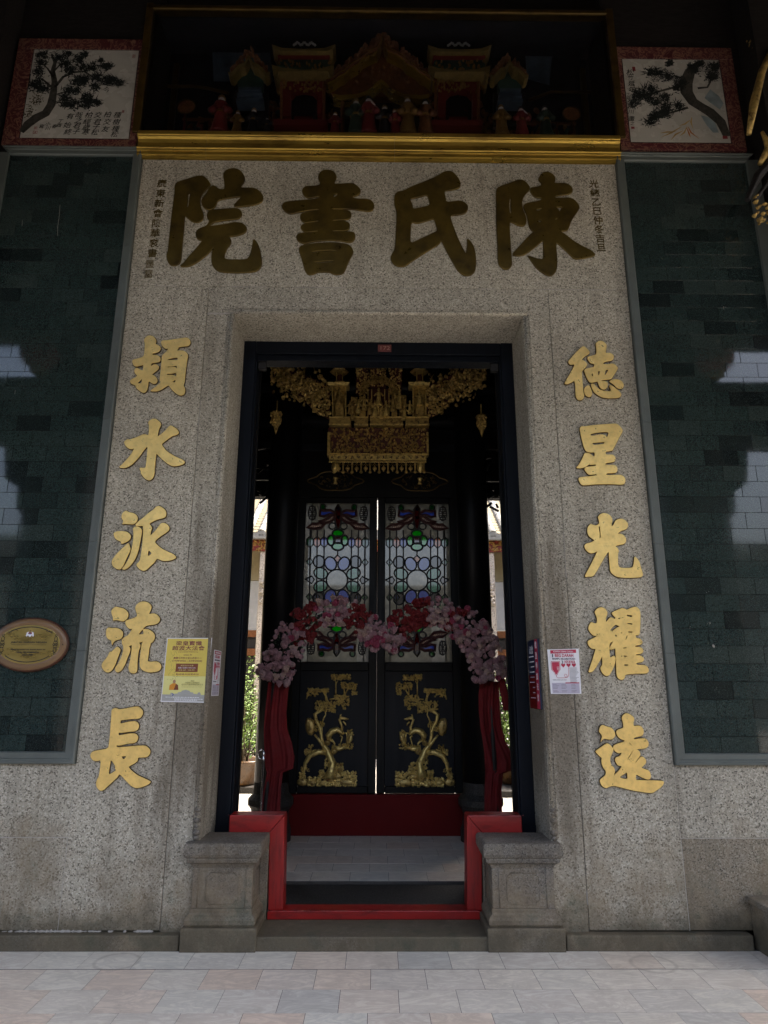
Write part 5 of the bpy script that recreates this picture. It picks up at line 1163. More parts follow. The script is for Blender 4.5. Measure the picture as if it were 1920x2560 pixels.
painting(1, ((1325, 103), (1580, 103), (1335, 325), (1612, 328)), ((1345, 128), (1553, 130), (1362, 305), (1578, 310)), 'glazed painting of a gnarled pine with orange bamboo leaves, upper right', (1520, 100, 400/1659),
    [([(1235, 1000), (1170, 850), (1060, 750), (960, 690), (880, 640), (815, 540), (810, 440), (850, 330), (920, 260), (1000, 225)], [50, 66, 72, 66, 70, 84, 86, 70, 46, 26]), ([(770, 470), (650, 500), (540, 530), (430, 570), (300, 600)], [22, 18, 14, 10, 4]), ([(830, 700), (700, 740), (560, 780), (430, 830)], [18, 14, 10, 4]), ([(930, 500), (1030, 490), (1080, 400), (1150, 330)], [18, 14, 10, 4]), ([(780, 400), (690, 370), (600, 400)], [18, 12, 5])],
    [(520, 350, 90), (440, 330, 70), (640, 240, 50), (620, 380, 70), (450, 520, 90), (350, 560, 100), (420, 600, 80), (270, 660, 70), (300, 590, 80), (580, 590, 80), (500, 650, 60), (600, 700, 80), (720, 690, 70), (530, 770, 90), (590, 760, 70), (430, 850, 70), (470, 800, 70), (750, 440, 70), (720, 500, 60), (900, 320, 50), (1080, 300, 90), (1060, 380, 70), (1100, 380, 60), (1120, 270, 50), (950, 250, 50), (860, 280, 50)], exR)
# ------------------------------------------------------------------ entrance hall behind the doorway
hf = MB().box(-3.6, 3.6, 1.032, 3.3, -.02, .0985).build('hall_floor', 'grout', kind='structure')
for r in range(9):
    yc = 1.035 + TD*(r+.5)
    for k in range(-7, 7):
        xo = (.147 if r % 2 else 0) + TW*(k+.5) + .1
        inst(tile_me, 'floor_tile', hf, (xo, yc, .1+random.uniform(-.0008, .0008)))
mb = MB()
mb.box(-3.7, -3.6, .6, 3.3, 0, 6.3).box(3.6, 3.7, .6, 3.3, 0, 6.3)
mb.box(-3.7, -1.95, 3.2, 3.3, 0, 6.3).box(1.95, 3.7, 3.2, 3.3, 0, 6.3)
mb.build('hall_wall', 'dark_timber', kind='structure')
MB().box(-3.7, 3.7, .6, 3.6, 6.3, 6.4).build('hall_ceiling', 'dark_timber', kind='structure')
# roof over the entrance hall, seen from outside only
mb = MB()
mb.loft([[(-9, .3, 9.0), (9, .3, 9.0), (9, .3, 9.2), (-9, .3, 9.2)], [(-9, 3.9, 6.6), (9, 3.9, 6.6), (9, 3.9, 6.8), (-9, 3.9, 6.8)]])
mb.build('hall_roof', 'roof_tile_grey', kind='structure')
for i, (y, z) in enumerate(((1.3, 5.25), (2.42, 4.72), (2.52, 4.36))):
    t = MB().tube([(-3.6, y, z), (3.6, y, z)], .09, 12).build('ceiling_beam', 'black_wood', smooth=True, label=['front black ceiling beam above the gilt carving', 'upper black beam just behind the gilt carving', 'lower black beam just behind the gilt carving'][i], cat='beam', group='hall ceiling beams', kind='thing')

# screen of two doors
SY = 2.66
scr = thing('door_screen', (0, SY, .1), 'black timber screen frame holding the pair of stained glass doors', 'screen')
MB().box(-1.75, 1.75, SY-.02, SY+.10, 3.52, 6.3).build('transom_board', 'black_wood', scr)
for s in (-1, 1):
    MB().box(s*.955, s*1.06, SY-.05, SY+.12, .1, 3.52).build('screen_post', 'black_wood', scr, bevel=.008)
    MB().tube([(s*.99, SY-.055, .5), (s*.99, SY-.055, 3.5)], .006, 6).build('post_bead', 'panel_wood', scr)
MB().box(-1.75, 1.75, SY-.05, SY-.021, 4.05, 4.13).build('transom_rail', 'panel_wood', scr, bevel=.006)
for s in (-1, 1):
    # pierced brackets beside the transom
    mb = MB()
    for i in range(26):
        u, v_ = random.random(), random.random()
        mb.tube([(s*(1.15+.3*u), 2.36, 3.3+.75*v_), (s*(1.15+.3*u)+random.uniform(-.1, .1), 2.36, 3.3+.75*v_+random.uniform(-.1, .1))], .014, 5)
    mb.box(s*1.12, s*1.5, 2.34, 2.38, 3.98, 4.06).box(s*1.12, s*1.42, 2.34, 2.38, 3.62, 3.68)
    mb.build('pierced_bracket', 'black_wood', scr)
it = thing('inner_threshold', (0, SY, .1), 'deep red plain timber threshold under the stained glass doors', 'threshold')
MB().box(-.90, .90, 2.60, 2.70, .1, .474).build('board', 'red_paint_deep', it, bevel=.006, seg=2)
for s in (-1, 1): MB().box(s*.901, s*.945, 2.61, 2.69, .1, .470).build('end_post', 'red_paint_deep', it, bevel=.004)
mb = MB()
for s in (-1, 1):
    mb = MB()
    for i in range(3): mb.box(s*.96, s*1.10, 2.5-.02*i, 2.72, .1+.11*i, .205+.11*i)
    o = mb.build('threshold_stone', 'granite_dark', it, bevel=.01)

# stained glass, drawn on the right-hand leaf and mirrored for the left-hand one
def gp(x, y): return at(940+x*.18987, 1240+y*.18987, SY-.006)
def leaf(s):
    d = thing('stained_glass_door', (s*.46, SY, .49), 'black door with stained glass and gilt deer carving, %s leaf' % ('left' if s < 0 else 'right'), 'door', 'pair of stained glass doors')
    xa, xb = (.0035, .945) if s > 0 else (.0045, .945)
    gx0, gx1, gz0, gz1 = .085, .785, 1.748, 3.452
    ZB, ZT = (.4795 if s > 0 else .4752), 3.515
    def bx(nm, a, b, y0, y1, z0, z1, m_='black_wood', bev=.006): return MB().box(s*a, s*b, y0, y1, z0, z1).build(nm, m_, d, bevel=bev)
    bx('stile', xa, gx0, SY-.012, SY+.045, ZB, ZT); bx('stile', gx1, xb, SY-.012, SY+.045, ZB, ZT)
    bx('rail', gx0, gx1, SY-.010, SY+.043, gz1, ZT); bx('rail', gx0, gx1, SY-.010, SY+.043, 1.655, gz0); bx('rail', gx0, gx1, SY-.010, SY+.043, ZB, .545)
    bx('lower_panel', gx0, gx1, SY+.004, SY+.03, .545, 1.655, 'panel_wood', .001)
    bx('bead', gx0, gx1, SY-.016, SY-.0105, 1.66, 1.672, 'panel_wood', .002); bx('bead', gx0, gx1, SY-.016, SY-.0105, 1.72, 1.732, 'panel_wood', .002)
    MB().add([(s*gx0, SY+.001, 1.65), (s*gx1, SY+.001, 1.65), (s*(gx1-.012), SY+.001, 1.635), (s*(gx0+.012), SY+.001, 1.635)], [(0, 1, 2, 3)]).build('panel_bead', 'panel_wood', d)
    def W_(x, y): p = gp(x, y); return (s*p.x, p.z)
    def pane(pts, m_, dy=0, nm='pane', cut=True):
        q = [W_(x, y) for x, y in pts]
        if cut: holes.append(q)
        panes.append(MB().prism(q, SY+.004-dy, SY+.0065-dy).build(nm, m_, d))
    panes = []
    cm = MB()
    def came(pts, r=.008, dy=.003):
        cm.tube([(W_(x, y)[0], SY+.002-dy, W_(x, y)[1]) for x, y in pts], r, 5)
    def ring(cx, cy, rx, ry, n=16): return [(cx+rx*math.cos(2*PI*k/n), cy+ry*math.sin(2*PI*k/n)) for k in range(n)]
    def closed(pts, r=.009, dy=.004): came(pts+pts[:2], r, dy)
    cols = [122, 180, 270, 360, 540, 720, 812, 905, 990]
    holes = []
    for x in cols[1:4]+cols[5:8]: came([(x, 450), (x, 1720)])
    for y, ms, w_, h_ in ((612, ('glass_dkgreen', 'glass_amber', 'glass_blue'), 43.5, 76), (872, ('glass_dkgreen', None, None), 41, 52), (1335, ('glass_dkgreen', 'glass_blue', None), 41, 52), (1620, ('glass_dkgreen', None, None), 41, 52)):
        for x, m_ in list(zip((178, 270, 360), ms))+list(zip((906, 812, 720), ms)):
            if not m_: continue
            hx = [(x, y-h_), (x+w_, y-h_*.42), (x+w_, y+h_*.42), (x, y+h_), (x-w_, y+h_*.42), (x-w_, y-h_*.42)] if h_ > 60 else [(x, y-h_), (x+w_, y), (x, y+h_), (x-w_, y)]
            pane(hx, m_, .004); closed(hx, .007)
    for cy, fl in ((580, 1), (1660, 1)):
        for x, y, rx, ry in ((540, cy-88, 62, 36), (540, cy+88, 66, 40), (450, cy+8, 36, 58), (628, cy+8, 40, 58)):
            pane(ring(x, y, rx, ry), 'glass_green', .004); closed(ring(x, y, rx+10, ry+10), .011)
        pane([(490, cy-45), (590, cy-45), (590, cy+45), (490, cy+45)], 'glass_red', .004)
        closed([(480, cy-50), (600, cy-50), (600, cy+50), (480, cy+50)], .009)
    # rosette
    for ang, m_ in ((-112, 'glass_sky'), (-68, 'glass_sky'), (-22, 'glass_teal'), (22, 'glass_teal'), (68, 'glass_sky'), (112, 'glass_sky'), (158, 'glass_teal'), (202, 'glass_teal')):
        a = R(ang); cx, cy = 545+232*math.cos(a), 1110+232*math.sin(a)
        e = [(cx+92*math.cos(q)*math.cos(a)-74*math.sin(q)*math.sin(a), cy+92*math.cos(q)*math.sin(a)+74*math.sin(q)*math.cos(a)) for q in [k*PI/8 for k in range(16)]]
        pane(e, m_, .004); closed(e)
    for ang in (-45, 45, 135, -135):
        a = R(ang); cx, cy = 545+340*math.cos(a), 1110+340*math.sin(a)
        e = [(cx+74*math.cos(q), cy+80*math.sin(q)) for q in [k*PI/8 for k in range(16)]]
        pane(e, 'glass_mauve', .0025, cut=False); closed(e)
    pane(ring(545, 1110, 132, 132, 24), 'glass_milk', .006); closed(ring(545, 1110, 138, 138, 24), .009)
    pane([(540, 780), (590, 830), (540, 880), (490, 830)], 'glass_amber', .004); closed([(540, 780), (590, 830), (540, 880), (490, 830)])
    for sx in (-1, 1):
        q = [(545+sx*420, 1105), (545+sx*330, 1060), (545+sx*300, 1105), (545+sx*330, 1160)]
        pane(q, 'glass_red', .003); closed(q)
    came([(540, 715), (540, 785)])
    # bats at the top and foot
    for cy, up in ((270, 1), (1960, -1)):
        Y_ = lambda v: cy + v*up
        cr_ = MB()
        for sx in (-1, 1):
            w1 = [(540+sx*46, Y_(-42)), (540+sx*110, Y_(-72)), (540+sx*190, Y_(-62)), (540+sx*228, Y_(-70)), (540+sx*232, Y_(-8)), (540+sx*180, Y_(2)), (540+sx*120, Y_(-22)), (540+sx*46, Y_(-14))]
            w2 = [(540+sx*46, Y_(8)), (540+sx*90, Y_(2)), (540+sx*130, Y_(30)), (540+sx*180, Y_(58)), (540+sx*240, Y_(62)), (540+sx*185, Y_(90)), (540+sx*120, Y_(80)), (540+sx*60, Y_(45))]
            w3 = [(540+sx*180, Y_(112)), (540+sx*240, Y_(95)), (540+sx*280, Y_(110)), (540+sx*330, Y_(108)), (540+sx*395, Y_(150)), (540+sx*310, Y_(165)), (540+sx*230, Y_(155))]
            for w_, m_ in ((w1, 'glass_sky'), (w2, 'glass_wing'), (w3, 'glass_wing')):
                pane(w_, m_, .005)
                cx_, cy_ = sum(p[0] for p in w_)/len(w_), sum(p[1] for p in w_)/len(w_)
                wr_ = [(x+(x-cx_)*.09, y+(y-cy_)*.16) for x, y in w_]
                cr_.tube([(W_(x, y)[0], SY-.003, W_(x, y)[1]) for x, y in wr_+wr_[:2]], .017, 6)
            vb = MB()
            for w_ in (w2, w3):
                cxm, cym = sum(p[0] for p in w_)/len(w_), sum(p[1] for p in w_)/len(w_)
                for i in range(5): vb.stroke([W_(cxm+(i-2)*26*sx, cym-14*up), W_(cxm+(i-2)*26*sx-16*sx, cym+22*up)], .0022, SY-.003)
            vb.build('wing_veins', 'lead', d)
        bd = [(540, Y_(-155)), (575, Y_(-100)), (580, Y_(60)), (560, Y_(160)), (520, Y_(160)), (500, Y_(60)), (505, Y_(-100))]
        pane(bd, 'glass_red', .005); closed(bd, .012, .006)
        panes.append(cr_.build('bat_outline', 'lead_red', d))
        for v in (-95, 15): pane(ring(540, Y_(v), 20, 24, 8), 'glass_blue', .008, cut=False)
        for sx in (-1, 1): closed(ring(540+sx*75, Y_(130), 46, 42, 12), .009)
        for x, y in ((330, cy-120*up), (738, cy-120*up)): pane(ring(x, y, 30, 34, 10), 'glass_dkgreen', .004); closed(ring(x, y, 34, 38, 10))
        # round knot emblems in the corners
        for x in (205, 880):
            y = cy-40*up
            closed(ring(x, y, 50, 95, 14), .007)
            for q in range(-3, 4): came([(x-46, y+q*26), (x+46, y+q*26)], .0055)
            came([(x, y-95), (x, y+95)], .006); came([(x-40, y-60), (x+40, y+70)], .0055); came([(x+40, y-60), (x-40, y+70)], .0055)
    lc = cm.build('leaded_window', 'lead', d)
    x_out = [W_(cols[0], 1000)[0], W_(cols[-1], 1000)[0]]; zt, zb_ = gz1+.004, gz0-.004
    base = [(min(x_out)-.01, zb_), (max(x_out)+.01, zb_), (max(x_out)+.01, zt), (min(x_out)-.01, zt)]
    sheet = outline_mesh([base]+holes, 'pane', 'glass_clear', .0012, 0)
    for i in range(8):
        xa_, xb_ = sorted((W_(cols[i], 1000)[0], W_(cols[i+1], 1000)[0]))
        if i in (0, 7): xa_, xb_ = (xa_-.01, xb_+.01)
        for y0, y1 in ((60, 612), (612, 870), (870, 1335), (1335, 1720), (1720, 2210)):
            z1_, z0_ = W_(540, y0)[1], W_(540, y1)[1]
            bm = bmesh.new(); bm.from_mesh(sheet)
            for co, no in (((xa_, 0, 0), (-1, 0, 0)), ((xb_, 0, 0), (1, 0, 0)), ((0, z0_, 0), (0, -1, 0)), ((0, z1_, 0), (0, 1, 0))):
                bmesh.ops.bisect_plane(bm, geom=bm.verts[:]+bm.edges[:]+bm.faces[:], plane_co=co, plane_no=no, clear_outer=True)
            if len(bm.faces):
                me = bpy.data.meshes.new('pane')
                wl = wloc(d)
                for v in bm.verts: v.co = (v.co.x-wl.x, SY+.005-v.co.z-wl.y, v.co.y-wl.z)
                bm.to_mesh(me); me.materials.append(M[random.choice(('glass_clear', 'glass_clear', 'glass_milk'))])
                o = bpy.data.objects.new('pane', me); COL.objects.link(o); o.parent = d; panes.append(o)
            bm.free()
    for o in panes: o.parent = lc
    # ---- gilt deer under a pine, traced on the left leaf
    def rp(x, y, yo=0): p = at(740+x*.14914, 1660+y*.14914, SY); return Vector((s*-p.x, SY-.004-yo, p.z))
    tr = MB()
    def br_(pts, r): tr.tube([rp(x, y, .008) for x, y in pts], [q*1.35 for q in r] if hasattr(r, '__len__') else r*1.35, 6)
    br_([(560, 1900), (600, 1780), (620, 1660), (560, 1540), (520, 1430), (430, 1330), (360, 1240), (310, 1180)], [.05, .034, .03, .026, .02, .014, .01, .008])
    br_([(480, 1420), (430, 1250), (410, 1080), (340, 950), (320, 840), (380, 800), (450, 770)], [.018, .014, .012, .014, .016, .014, .008])
    br_([(430, 1000), (470, 900), (500, 850), (490, 780)], [.007, .006, .006, .005]); br_([(440, 1230), (440, 1000)], .005)
    br_([(520, 620), (500, 530), (450, 460)], [.012, .009, .005]); br_([(500, 530), (510, 460)], .005); br_([(560, 590), (650, 580)], .006)
    br_([(668, 520), (670, 330), (700, 280)], [.006, .006, .004]); br_([(670, 330), (660, 270)], .004); br_([(810, 520), (870, 420), (860, 370)], [.007, .006, .004]); br_([(810, 520), (810, 400), (850, 350)], [.006, .005, .004])
    br_([(200, 480), (180, 590)], [.006, .004]); br_([(500, 1480), (380, 1470), (230, 1530), (160, 1660), (140, 1780), (110, 1900)], [.02, .022, .024, .016, .012, .012]); br_([(600, 1400), (740, 1420), (860, 1380)], [.024, .018, .012])
    br_([(860, 1360), (920, 1260), (940, 1130)], [.012, .016, .010])
    tro = tr.build('carved_tree', 'gilt', d, smooth=True)
    lv = MB()
    def clump(x0, x1, y0, y1, n, r=.012):
        r *= 1.35
        for i in range(int(n*1.7)):
            lv.blob(rp(random.uniform(x0, x1), random.uniform(y0, y1), random.uniform(.004, .02)), random.uniform(.5, 1)*r, .008, random.uniform(.4, .8)*r, random.uniform(0, 3.1), 5)
    clump(600, 910, 175, 265, 60); clump(600, 680, 180, 240, 12); clump(760, 1020, 310, 420, 45); clump(940, 1020, 400, 510, 16); clump(200, 550, 410, 470, 55); clump(190, 370, 450, 540, 16)
    clump(640, 890, 520, 690, 60); clump(780, 830, 690, 760, 6); clump(430, 660, 620, 790, 50); clump(560, 660, 700, 810, 16); clump(320, 450, 620, 770, 30); clump(260, 420, 1040, 1130, 26, .008); clump(380, 480, 960, 1060, 16, .009)
    clump(150, 330, 1430, 1520, 30); clump(200, 300, 1350, 1420, 14, .008); clump(700, 960, 1330, 1430, 30, .010); clump(860, 960, 1100, 1200, 14, .01); clump(60, 160, 1820, 1960, 40, .011); clump(80, 220, 1730, 1800, 16, .009); clump(200, 420, 1900, 2040, 55, .014); clump(380, 480, 1780, 1920, 40, .010)
    clump(460, 760, 1850, 2040, 80, .016); clump(680, 800, 1650, 1850, 36, .012); clump(780, 1010, 1800, 2040, 80, .014); clump(480, 560, 1480, 1760, 26, .012)
    lvo = lv.build('carved_foliage', 'gilt', d, kind='stuff')
    rk = MB()
    for x, y, a, b_, rt in ((240, 1050, 75, 130, .1), (200, 1000, 40, 90, 0), (530, 1320, 40, 45, .3), (560, 1560, 60, 60, .4), (610, 1640, 60, 34, .9), (620, 1740, 64, 38, .8), (640, 1820, 70, 36, .4), (680, 1890, 90, 40, .2), (560, 1930, 90, 50, 0), (860, 1990, 130, 60, 0), (110, 1980, 90, 60, 0), (270, 1990, 70, 45, 0), (430, 2000, 60, 40, .3), (640, 1460, 60, 50, .5), (880, 1230, 30, 90, -.3), (740, 1760, 50, 40, 0)):
        p = rp(x, y, .006); rk.blob(p, a*.00068, .026, b_*.00068, rt*(-s), 9)
    rko = rk.build('gilt_relief', 'gilt_dark', d, kind='stuff'); tro.parent = rko; lvo.parent = rko
    db = MB()
    db.tube([rp(x, y, .018) for x, y in ((560, 1270), (545, 1200), (600, 1130), (690, 1100), (760, 1140), (800, 1180))], [.022, .032, .034, .028, .026, .012], 8)
    db.tube([rp(x, y, .020) for x, y in ((760, 1130), (775, 1060), (750, 990), (730, 930), (770, 900), (850, 920), (885, 918))], [.018, .014, .013, .014, .018, .012, .004], 8)
    db.tube([rp(x, y, .02) for x, y in ((745, 900), (750, 850), (770, 840))], [.012, .009, .003], 6); db.tube([rp(x, y, .02) for x, y in ((790, 960), (830, 1000), (840, 1030))], [.01, .008, .003], 6)
    for pts in (((800, 1160), (850, 1150), (855, 1240), (870, 1330)), ((740, 1200), (780, 1220), (750, 1320), (715, 1400)), ((600, 1260), (650, 1330), (640, 1400)), ((560, 1270), (620, 1300), (640, 1330))):
        db.tube([rp(x, y, .018) for x, y in pts], [.011, .009, .006, .005][:len(pts)], 6)
    db.build('carved_deer', 'gilt', rko, smooth=True)
    return d
leaf(1); leaf(-1)

# oval openwork ornaments above the doors
for s in (-1, 1):
    c = dp(725, 1045, SY-.03); cx, cz = s*.465, 3.70
    t = thing('oval_ornament', (cx, SY-.03, cz), 'openwork oval carving with gilt vase above the %s stained glass door' % ('left' if s < 0 else 'right'), 'carving', 'oval carvings above the doors')
    rim = []
    for k in range(41):
        a = 2*PI*k/40; lob = 1+.10*abs(math.cos(3*a)); tip = 1+.22*max(0, abs(math.cos(a))-.93)/.07
        rim.append((cx+.27*math.cos(a)*lob*tip*.86, SY-.035, cz+.105*math.sin(a)*lob))
    MB().tube(rim, .008, 6).build('rim', 'gold_trim_dark', t)
    MB().prism([(p[0], p[2]) for p in rim[:-1]], SY-.03, SY-.022).build('backing', 'black_wood', t)
    mb = MB()
    for i in range(70):
        a = random.uniform(0, 2*PI); q = math.sqrt(random.random())*.85
        mb.blob((cx+.23*q*math.cos(a), SY-.035, cz+.095*q*math.sin(a)), random.uniform(.006, .022), .012, random.uniform(.005, .012), random.uniform(0, 3), 5)
    mb.build('openwork', 'gold_trim_dark', t, kind='stuff')
    MB().lathe([(.02, -.04), (.026, -.036), (.014, -.01), (.02, .015), (.03, .03), (.026, .036)], (cx, SY-.045, cz), 12).build('vase', 'gilt', t, smooth=True)

# ------------------------------------------------------------------ gilt carved altar front hanging above
PYY = 2.2
pl = thing('gilt_carving', (0, PYY, 3.6), 'large gilded carving with relief panel, towers and pendants hanging above the doors', 'carving')
def q_(x, y, Y=PYY): return dp(x, y, Y)
def bxp(nm, x0, x1, y0, y1, m_, d0=0, d1=.06, bev=.004):
    a, b_ = q_(x0, y0), q_(x1, y1); return MB().box(a.x, b_.x, PYY-d0, PYY+d1, b_.z, a.z).build(nm, m_, pl, bevel=bev)
bxp('relief_ground', 709, 926, 923, 985, 'gilt_red')
mb = MB()
for i in range(300):
    p = q_(random.uniform(714, 921), random.uniform(926, 983)); mb.blob((p.x, PYY-.004, p.z), random.uniform(.008, .03), random.uniform(.012, .04), random.uniform(.006, .02), random.uniform(0, 3.1), 6)
mb.build('relief_figures', 'gilt_dark', pl, kind='stuff')
mb = MB()
for i in range(240):
    p = q_(random.uniform(714, 921), random.uniform(926, 983)); mb.blob((p.x, PYY-.012, p.z), random.uniform(.004, .016), random.uniform(.02, .045), random.uniform(.004, .012), random.uniform(0, 3.1), 5)
mb.build('relief_highlights', 'gilt', pl, kind='stuff')
for x0, x1 in ((708, 713), (921, 926)): bxp('side_moulding', x0, x1, 935, 985, 'gilt', .03)
bxp('script_band', 711, 921, 984, 996, 'gilt', .035); bxp('band_moulding', 709, 925, 981, 985, 'gilt', .045)
mb = MB()
for i in range(15):
    p = q_(719+i*13.9, 990.5)
    for j in range(6):
        a = random.choice((0, PI/2, .8, -.8)); l = random.uniform(.006, .014); ox, oz = random.uniform(-.012, .012), random.uniform(-.012, .012)
        mb.stroke([(p.x+ox-l*math.cos(a), p.z+oz-l*math.sin(a)), (p.x+ox+l*math.cos(a), p.z+oz+l*math.sin(a))], .0028, PYY-.0365)
mb.build('worn_script', 'gilt_red', pl, kind='stuff')
mb = MB()
for i in range(46):
    p = q_(712+i*4.6, 999); mb.blob((p.x, PYY-.02, p.z), .012, .012, .010+.004*(i % 2), 0, 6)
mb.build('scalloped_hem', 'gilt', pl)
ball_me = mesh_of(MB().lathe([(.003, .03), (.006, .026), (.004, .018), (.016, .008), (.020, -.004), (.014, -.016), (.005, -.02), (.006, -.028), (.002, -.034)], (0, 0, 0), 10), 'pendant', 'gilt_dark', smooth=True)
bar_me = mesh_of(MB().lathe([(.010, .05), (.008, .045), (.007, -.02), (.012, -.03), (.016, -.042), (.010, -.048), (.004, -.05)], (0, 0, 0), 8), 'pendant', 'gilt_dark', smooth=True)
for i in range(21):
    p = q_(722+i*9.7, 1012); inst(bar_me if i % 2 == 0 else ball_me, 'pendant', pl, (p.x, PYY-.01, p.z), sc=1.15)
for x in (724, 908):
    p = q_(x, 1012); MB().lathe([(.03, .05), (.036, .03), (.036, -.01), (.028, -.03), (.012, -.045), (.006, -.055)], (p.x, PYY-.02, p.z), 12).build('corner_lantern', 'gilt', pl, smooth=True)
mb = MB()
for i in range(20):
    a, b_ = q_(722+i*9.7, 1002), q_(722+(i+1)*9.7, 1002); m_ = (a+b_)/2 - Vector((0, 0, .02)); mb.tube([(a.x, PYY-.01, a.z), (m_.x, PYY-.01, m_.z), (b_.x, PYY-.01, b_.z)], .0022, 4)
mb.build('garlands', 'gilt_dark', pl)
# plinth course
for x0, x1 in ((712, 758), (766, 795), (800, 870), (876, 903), (905, 926)):
    bxp('plinth', x0, x1, 905, 919, 'gilt_dark', .04); bxp('plinth_cap', x0-1, x1+1, 918.5, 922, 'gilt', .055); bxp('plinth_top', x0-1, x1+1, 902.5, 905.5, 'gilt', .05)
# towers
for x0, x1 in ((717, 749), (890, 922)):
    cx = (x0+x1)/2
    bxp('tower_back', x0+4, x1-2, 838, 900, 'gilt_dark', -.04, .06)
    for x in (x0+2, x1-2): a, b_ = q_(x, 900), q_(x, 838); MB().tube([(a.x, PYY-.02, a.z), (b_.x, PYY-.02, b_.z)], .008, 8).build('tower_column', 'gilt', pl)
    a, b_ = q_(x0-6, 832), q_(x1+4, 838)
    MB().loft([[(a.x, PYY-.07, b_.z), (b_.x, PYY-.07, b_.z), (b_.x, PYY+.08, b_.z), (a.x, PYY+.08, b_.z)], [(a.x-.01, PYY-.08, a.z), (b_.x+.01, PYY-.08, a.z), (b_.x+.01, PYY+.08, a.z), (a.x-.01, PYY+.08, a.z)]]).build('tower_eave', 'gilt', pl)
    bxp('tower_pedestal', x0+8, x1-6, 876, 900, 'gilt_dark', .03, .05)
    bxp('lantern_base', cx-9, cx+11, 825, 831, 'gilt', .03, .05)
    for x in (cx-6, cx+7): a, b_ = q_(x, 826), q_(x, 806); MB().tube([(a.x, PYY-.01, a.z), (b_.x, PYY-.01, b_.z)], .006, 6).build('lantern_column', 'gilt', pl)
    bxp('lantern_core', cx-4, cx+5, 806, 826, 'gilt_red', -.03, .06)
    a = q_(cx, 803); MB().lathe([(.10, -.012), (.105, .0), (.07, .02), (.04, .035), (.03, .05), (.012, .06), (.004, .10), (.002, .14)], (a.x, PYY, a.z), 6).build('lantern_roof', 'gilt_dark', pl)
    p = q_(cx, 868); 
# central shrine
for cx, w_, y0, y1 in ((783, 14, 795, 850), (817, 17, 795, 835), (854, 14, 795, 850)):
    bxp('carved_pillar', cx-w_, cx+w_, y0, y1, 'gilt_red', 0, .05)
    mb = MB()
    for i in range(90):
        p = q_(random.uniform(cx-w_, cx+w_), random.uniform(y0, y1)); mb.blob((p.x, PYY-.004, p.z), random.uniform(.005, .016), .016, random.uniform(.005, .014), random.uniform(0, 3), 6)
    mb.build('pillar_carving', 'gilt', pl, kind='stuff')
    bxp('pillar_cap', cx-w_-1, cx+w_+1, y0-4, y0, 'gilt', .02, .05)
mb = MB()
for i in range(260):
    a = random.uniform(-.15, PI+.15); r = random.uniform(.85, 1.35); p = q_(817+31*r*math.cos(a), 850-30*r*math.sin(a)*.9)
    mb.blob((p.x, PYY-.02, p.z), random.uniform(.006, .015), .022, random.uniform(.006, .013), random.uniform(0, 3), 6)
mb.build('arch_carving', 'gilt_dark', pl, kind='stuff')
bxp('shrine_recess', 792, 843, 835, 900, 'gilt_red', -.05, .06)
for x in (795, 803, 831, 840): a, b_ = q_(x, 900), q_(x, 842); MB().tube([(a.x, PYY-.015, a.z), (b_.x, PYY-.015, b_.z)], .006, 6).build('shrine_column', 'gilt', pl)
for x0, x1, y0, y1 in ((776, 790, 855, 902), (846, 858, 848, 902), (862, 878, 852, 902), (758, 772, 856, 902)): bxp('wall_screen', x0, x1, y0, y1, 'gilt_dark', -.01, .05)
for i in range(5): bxp('stair', 800, 834, 880+i*4.4, 884+i*4.4, 'gilt_dark', .0+.012*i, .05, .002)
for x, y, h_ in ((818, 862, .2), (787, 872, .17), (800, 880, .17), (810, 884, .16), (834, 884, .17), (848, 874, .17), (862, 868, .2), (774, 880, .16), (733, 860, .19), (906, 862, .19), (762, 893, .17), (873, 893, .17), (756, 880, .15), (885, 880, .15), (824, 890, .13)):
    b = q_(x, y+18); b = Vector((b.x, PYY-.05, b.z)); h = h_
    mb = MB().lathe([(.16*h, 0), (.17*h, .03*h), (.12*h, .35*h), (.10*h, .5*h), (.14*h, .7*h), (.05*h, .82*h), (.08*h, .9*h), (.05*h, 1.0*h), (.01*h, 1.04*h)], b, 8)
    for s in (-1, 1): mb.tube([b+Vector((s*.11*h, 0, .7*h)), b+Vector((s*.22*h, -.05*h, .55*h)), b+Vector((s*random.uniform(.05, .3)*h, -.12*h, random.uniform(.45, .9)*h))], [.05*h, .05*h, .03*h], 6)
    mb.build('carved_figure', random.choice(('gilt', 'gilt_dark')), pl, smooth=True)
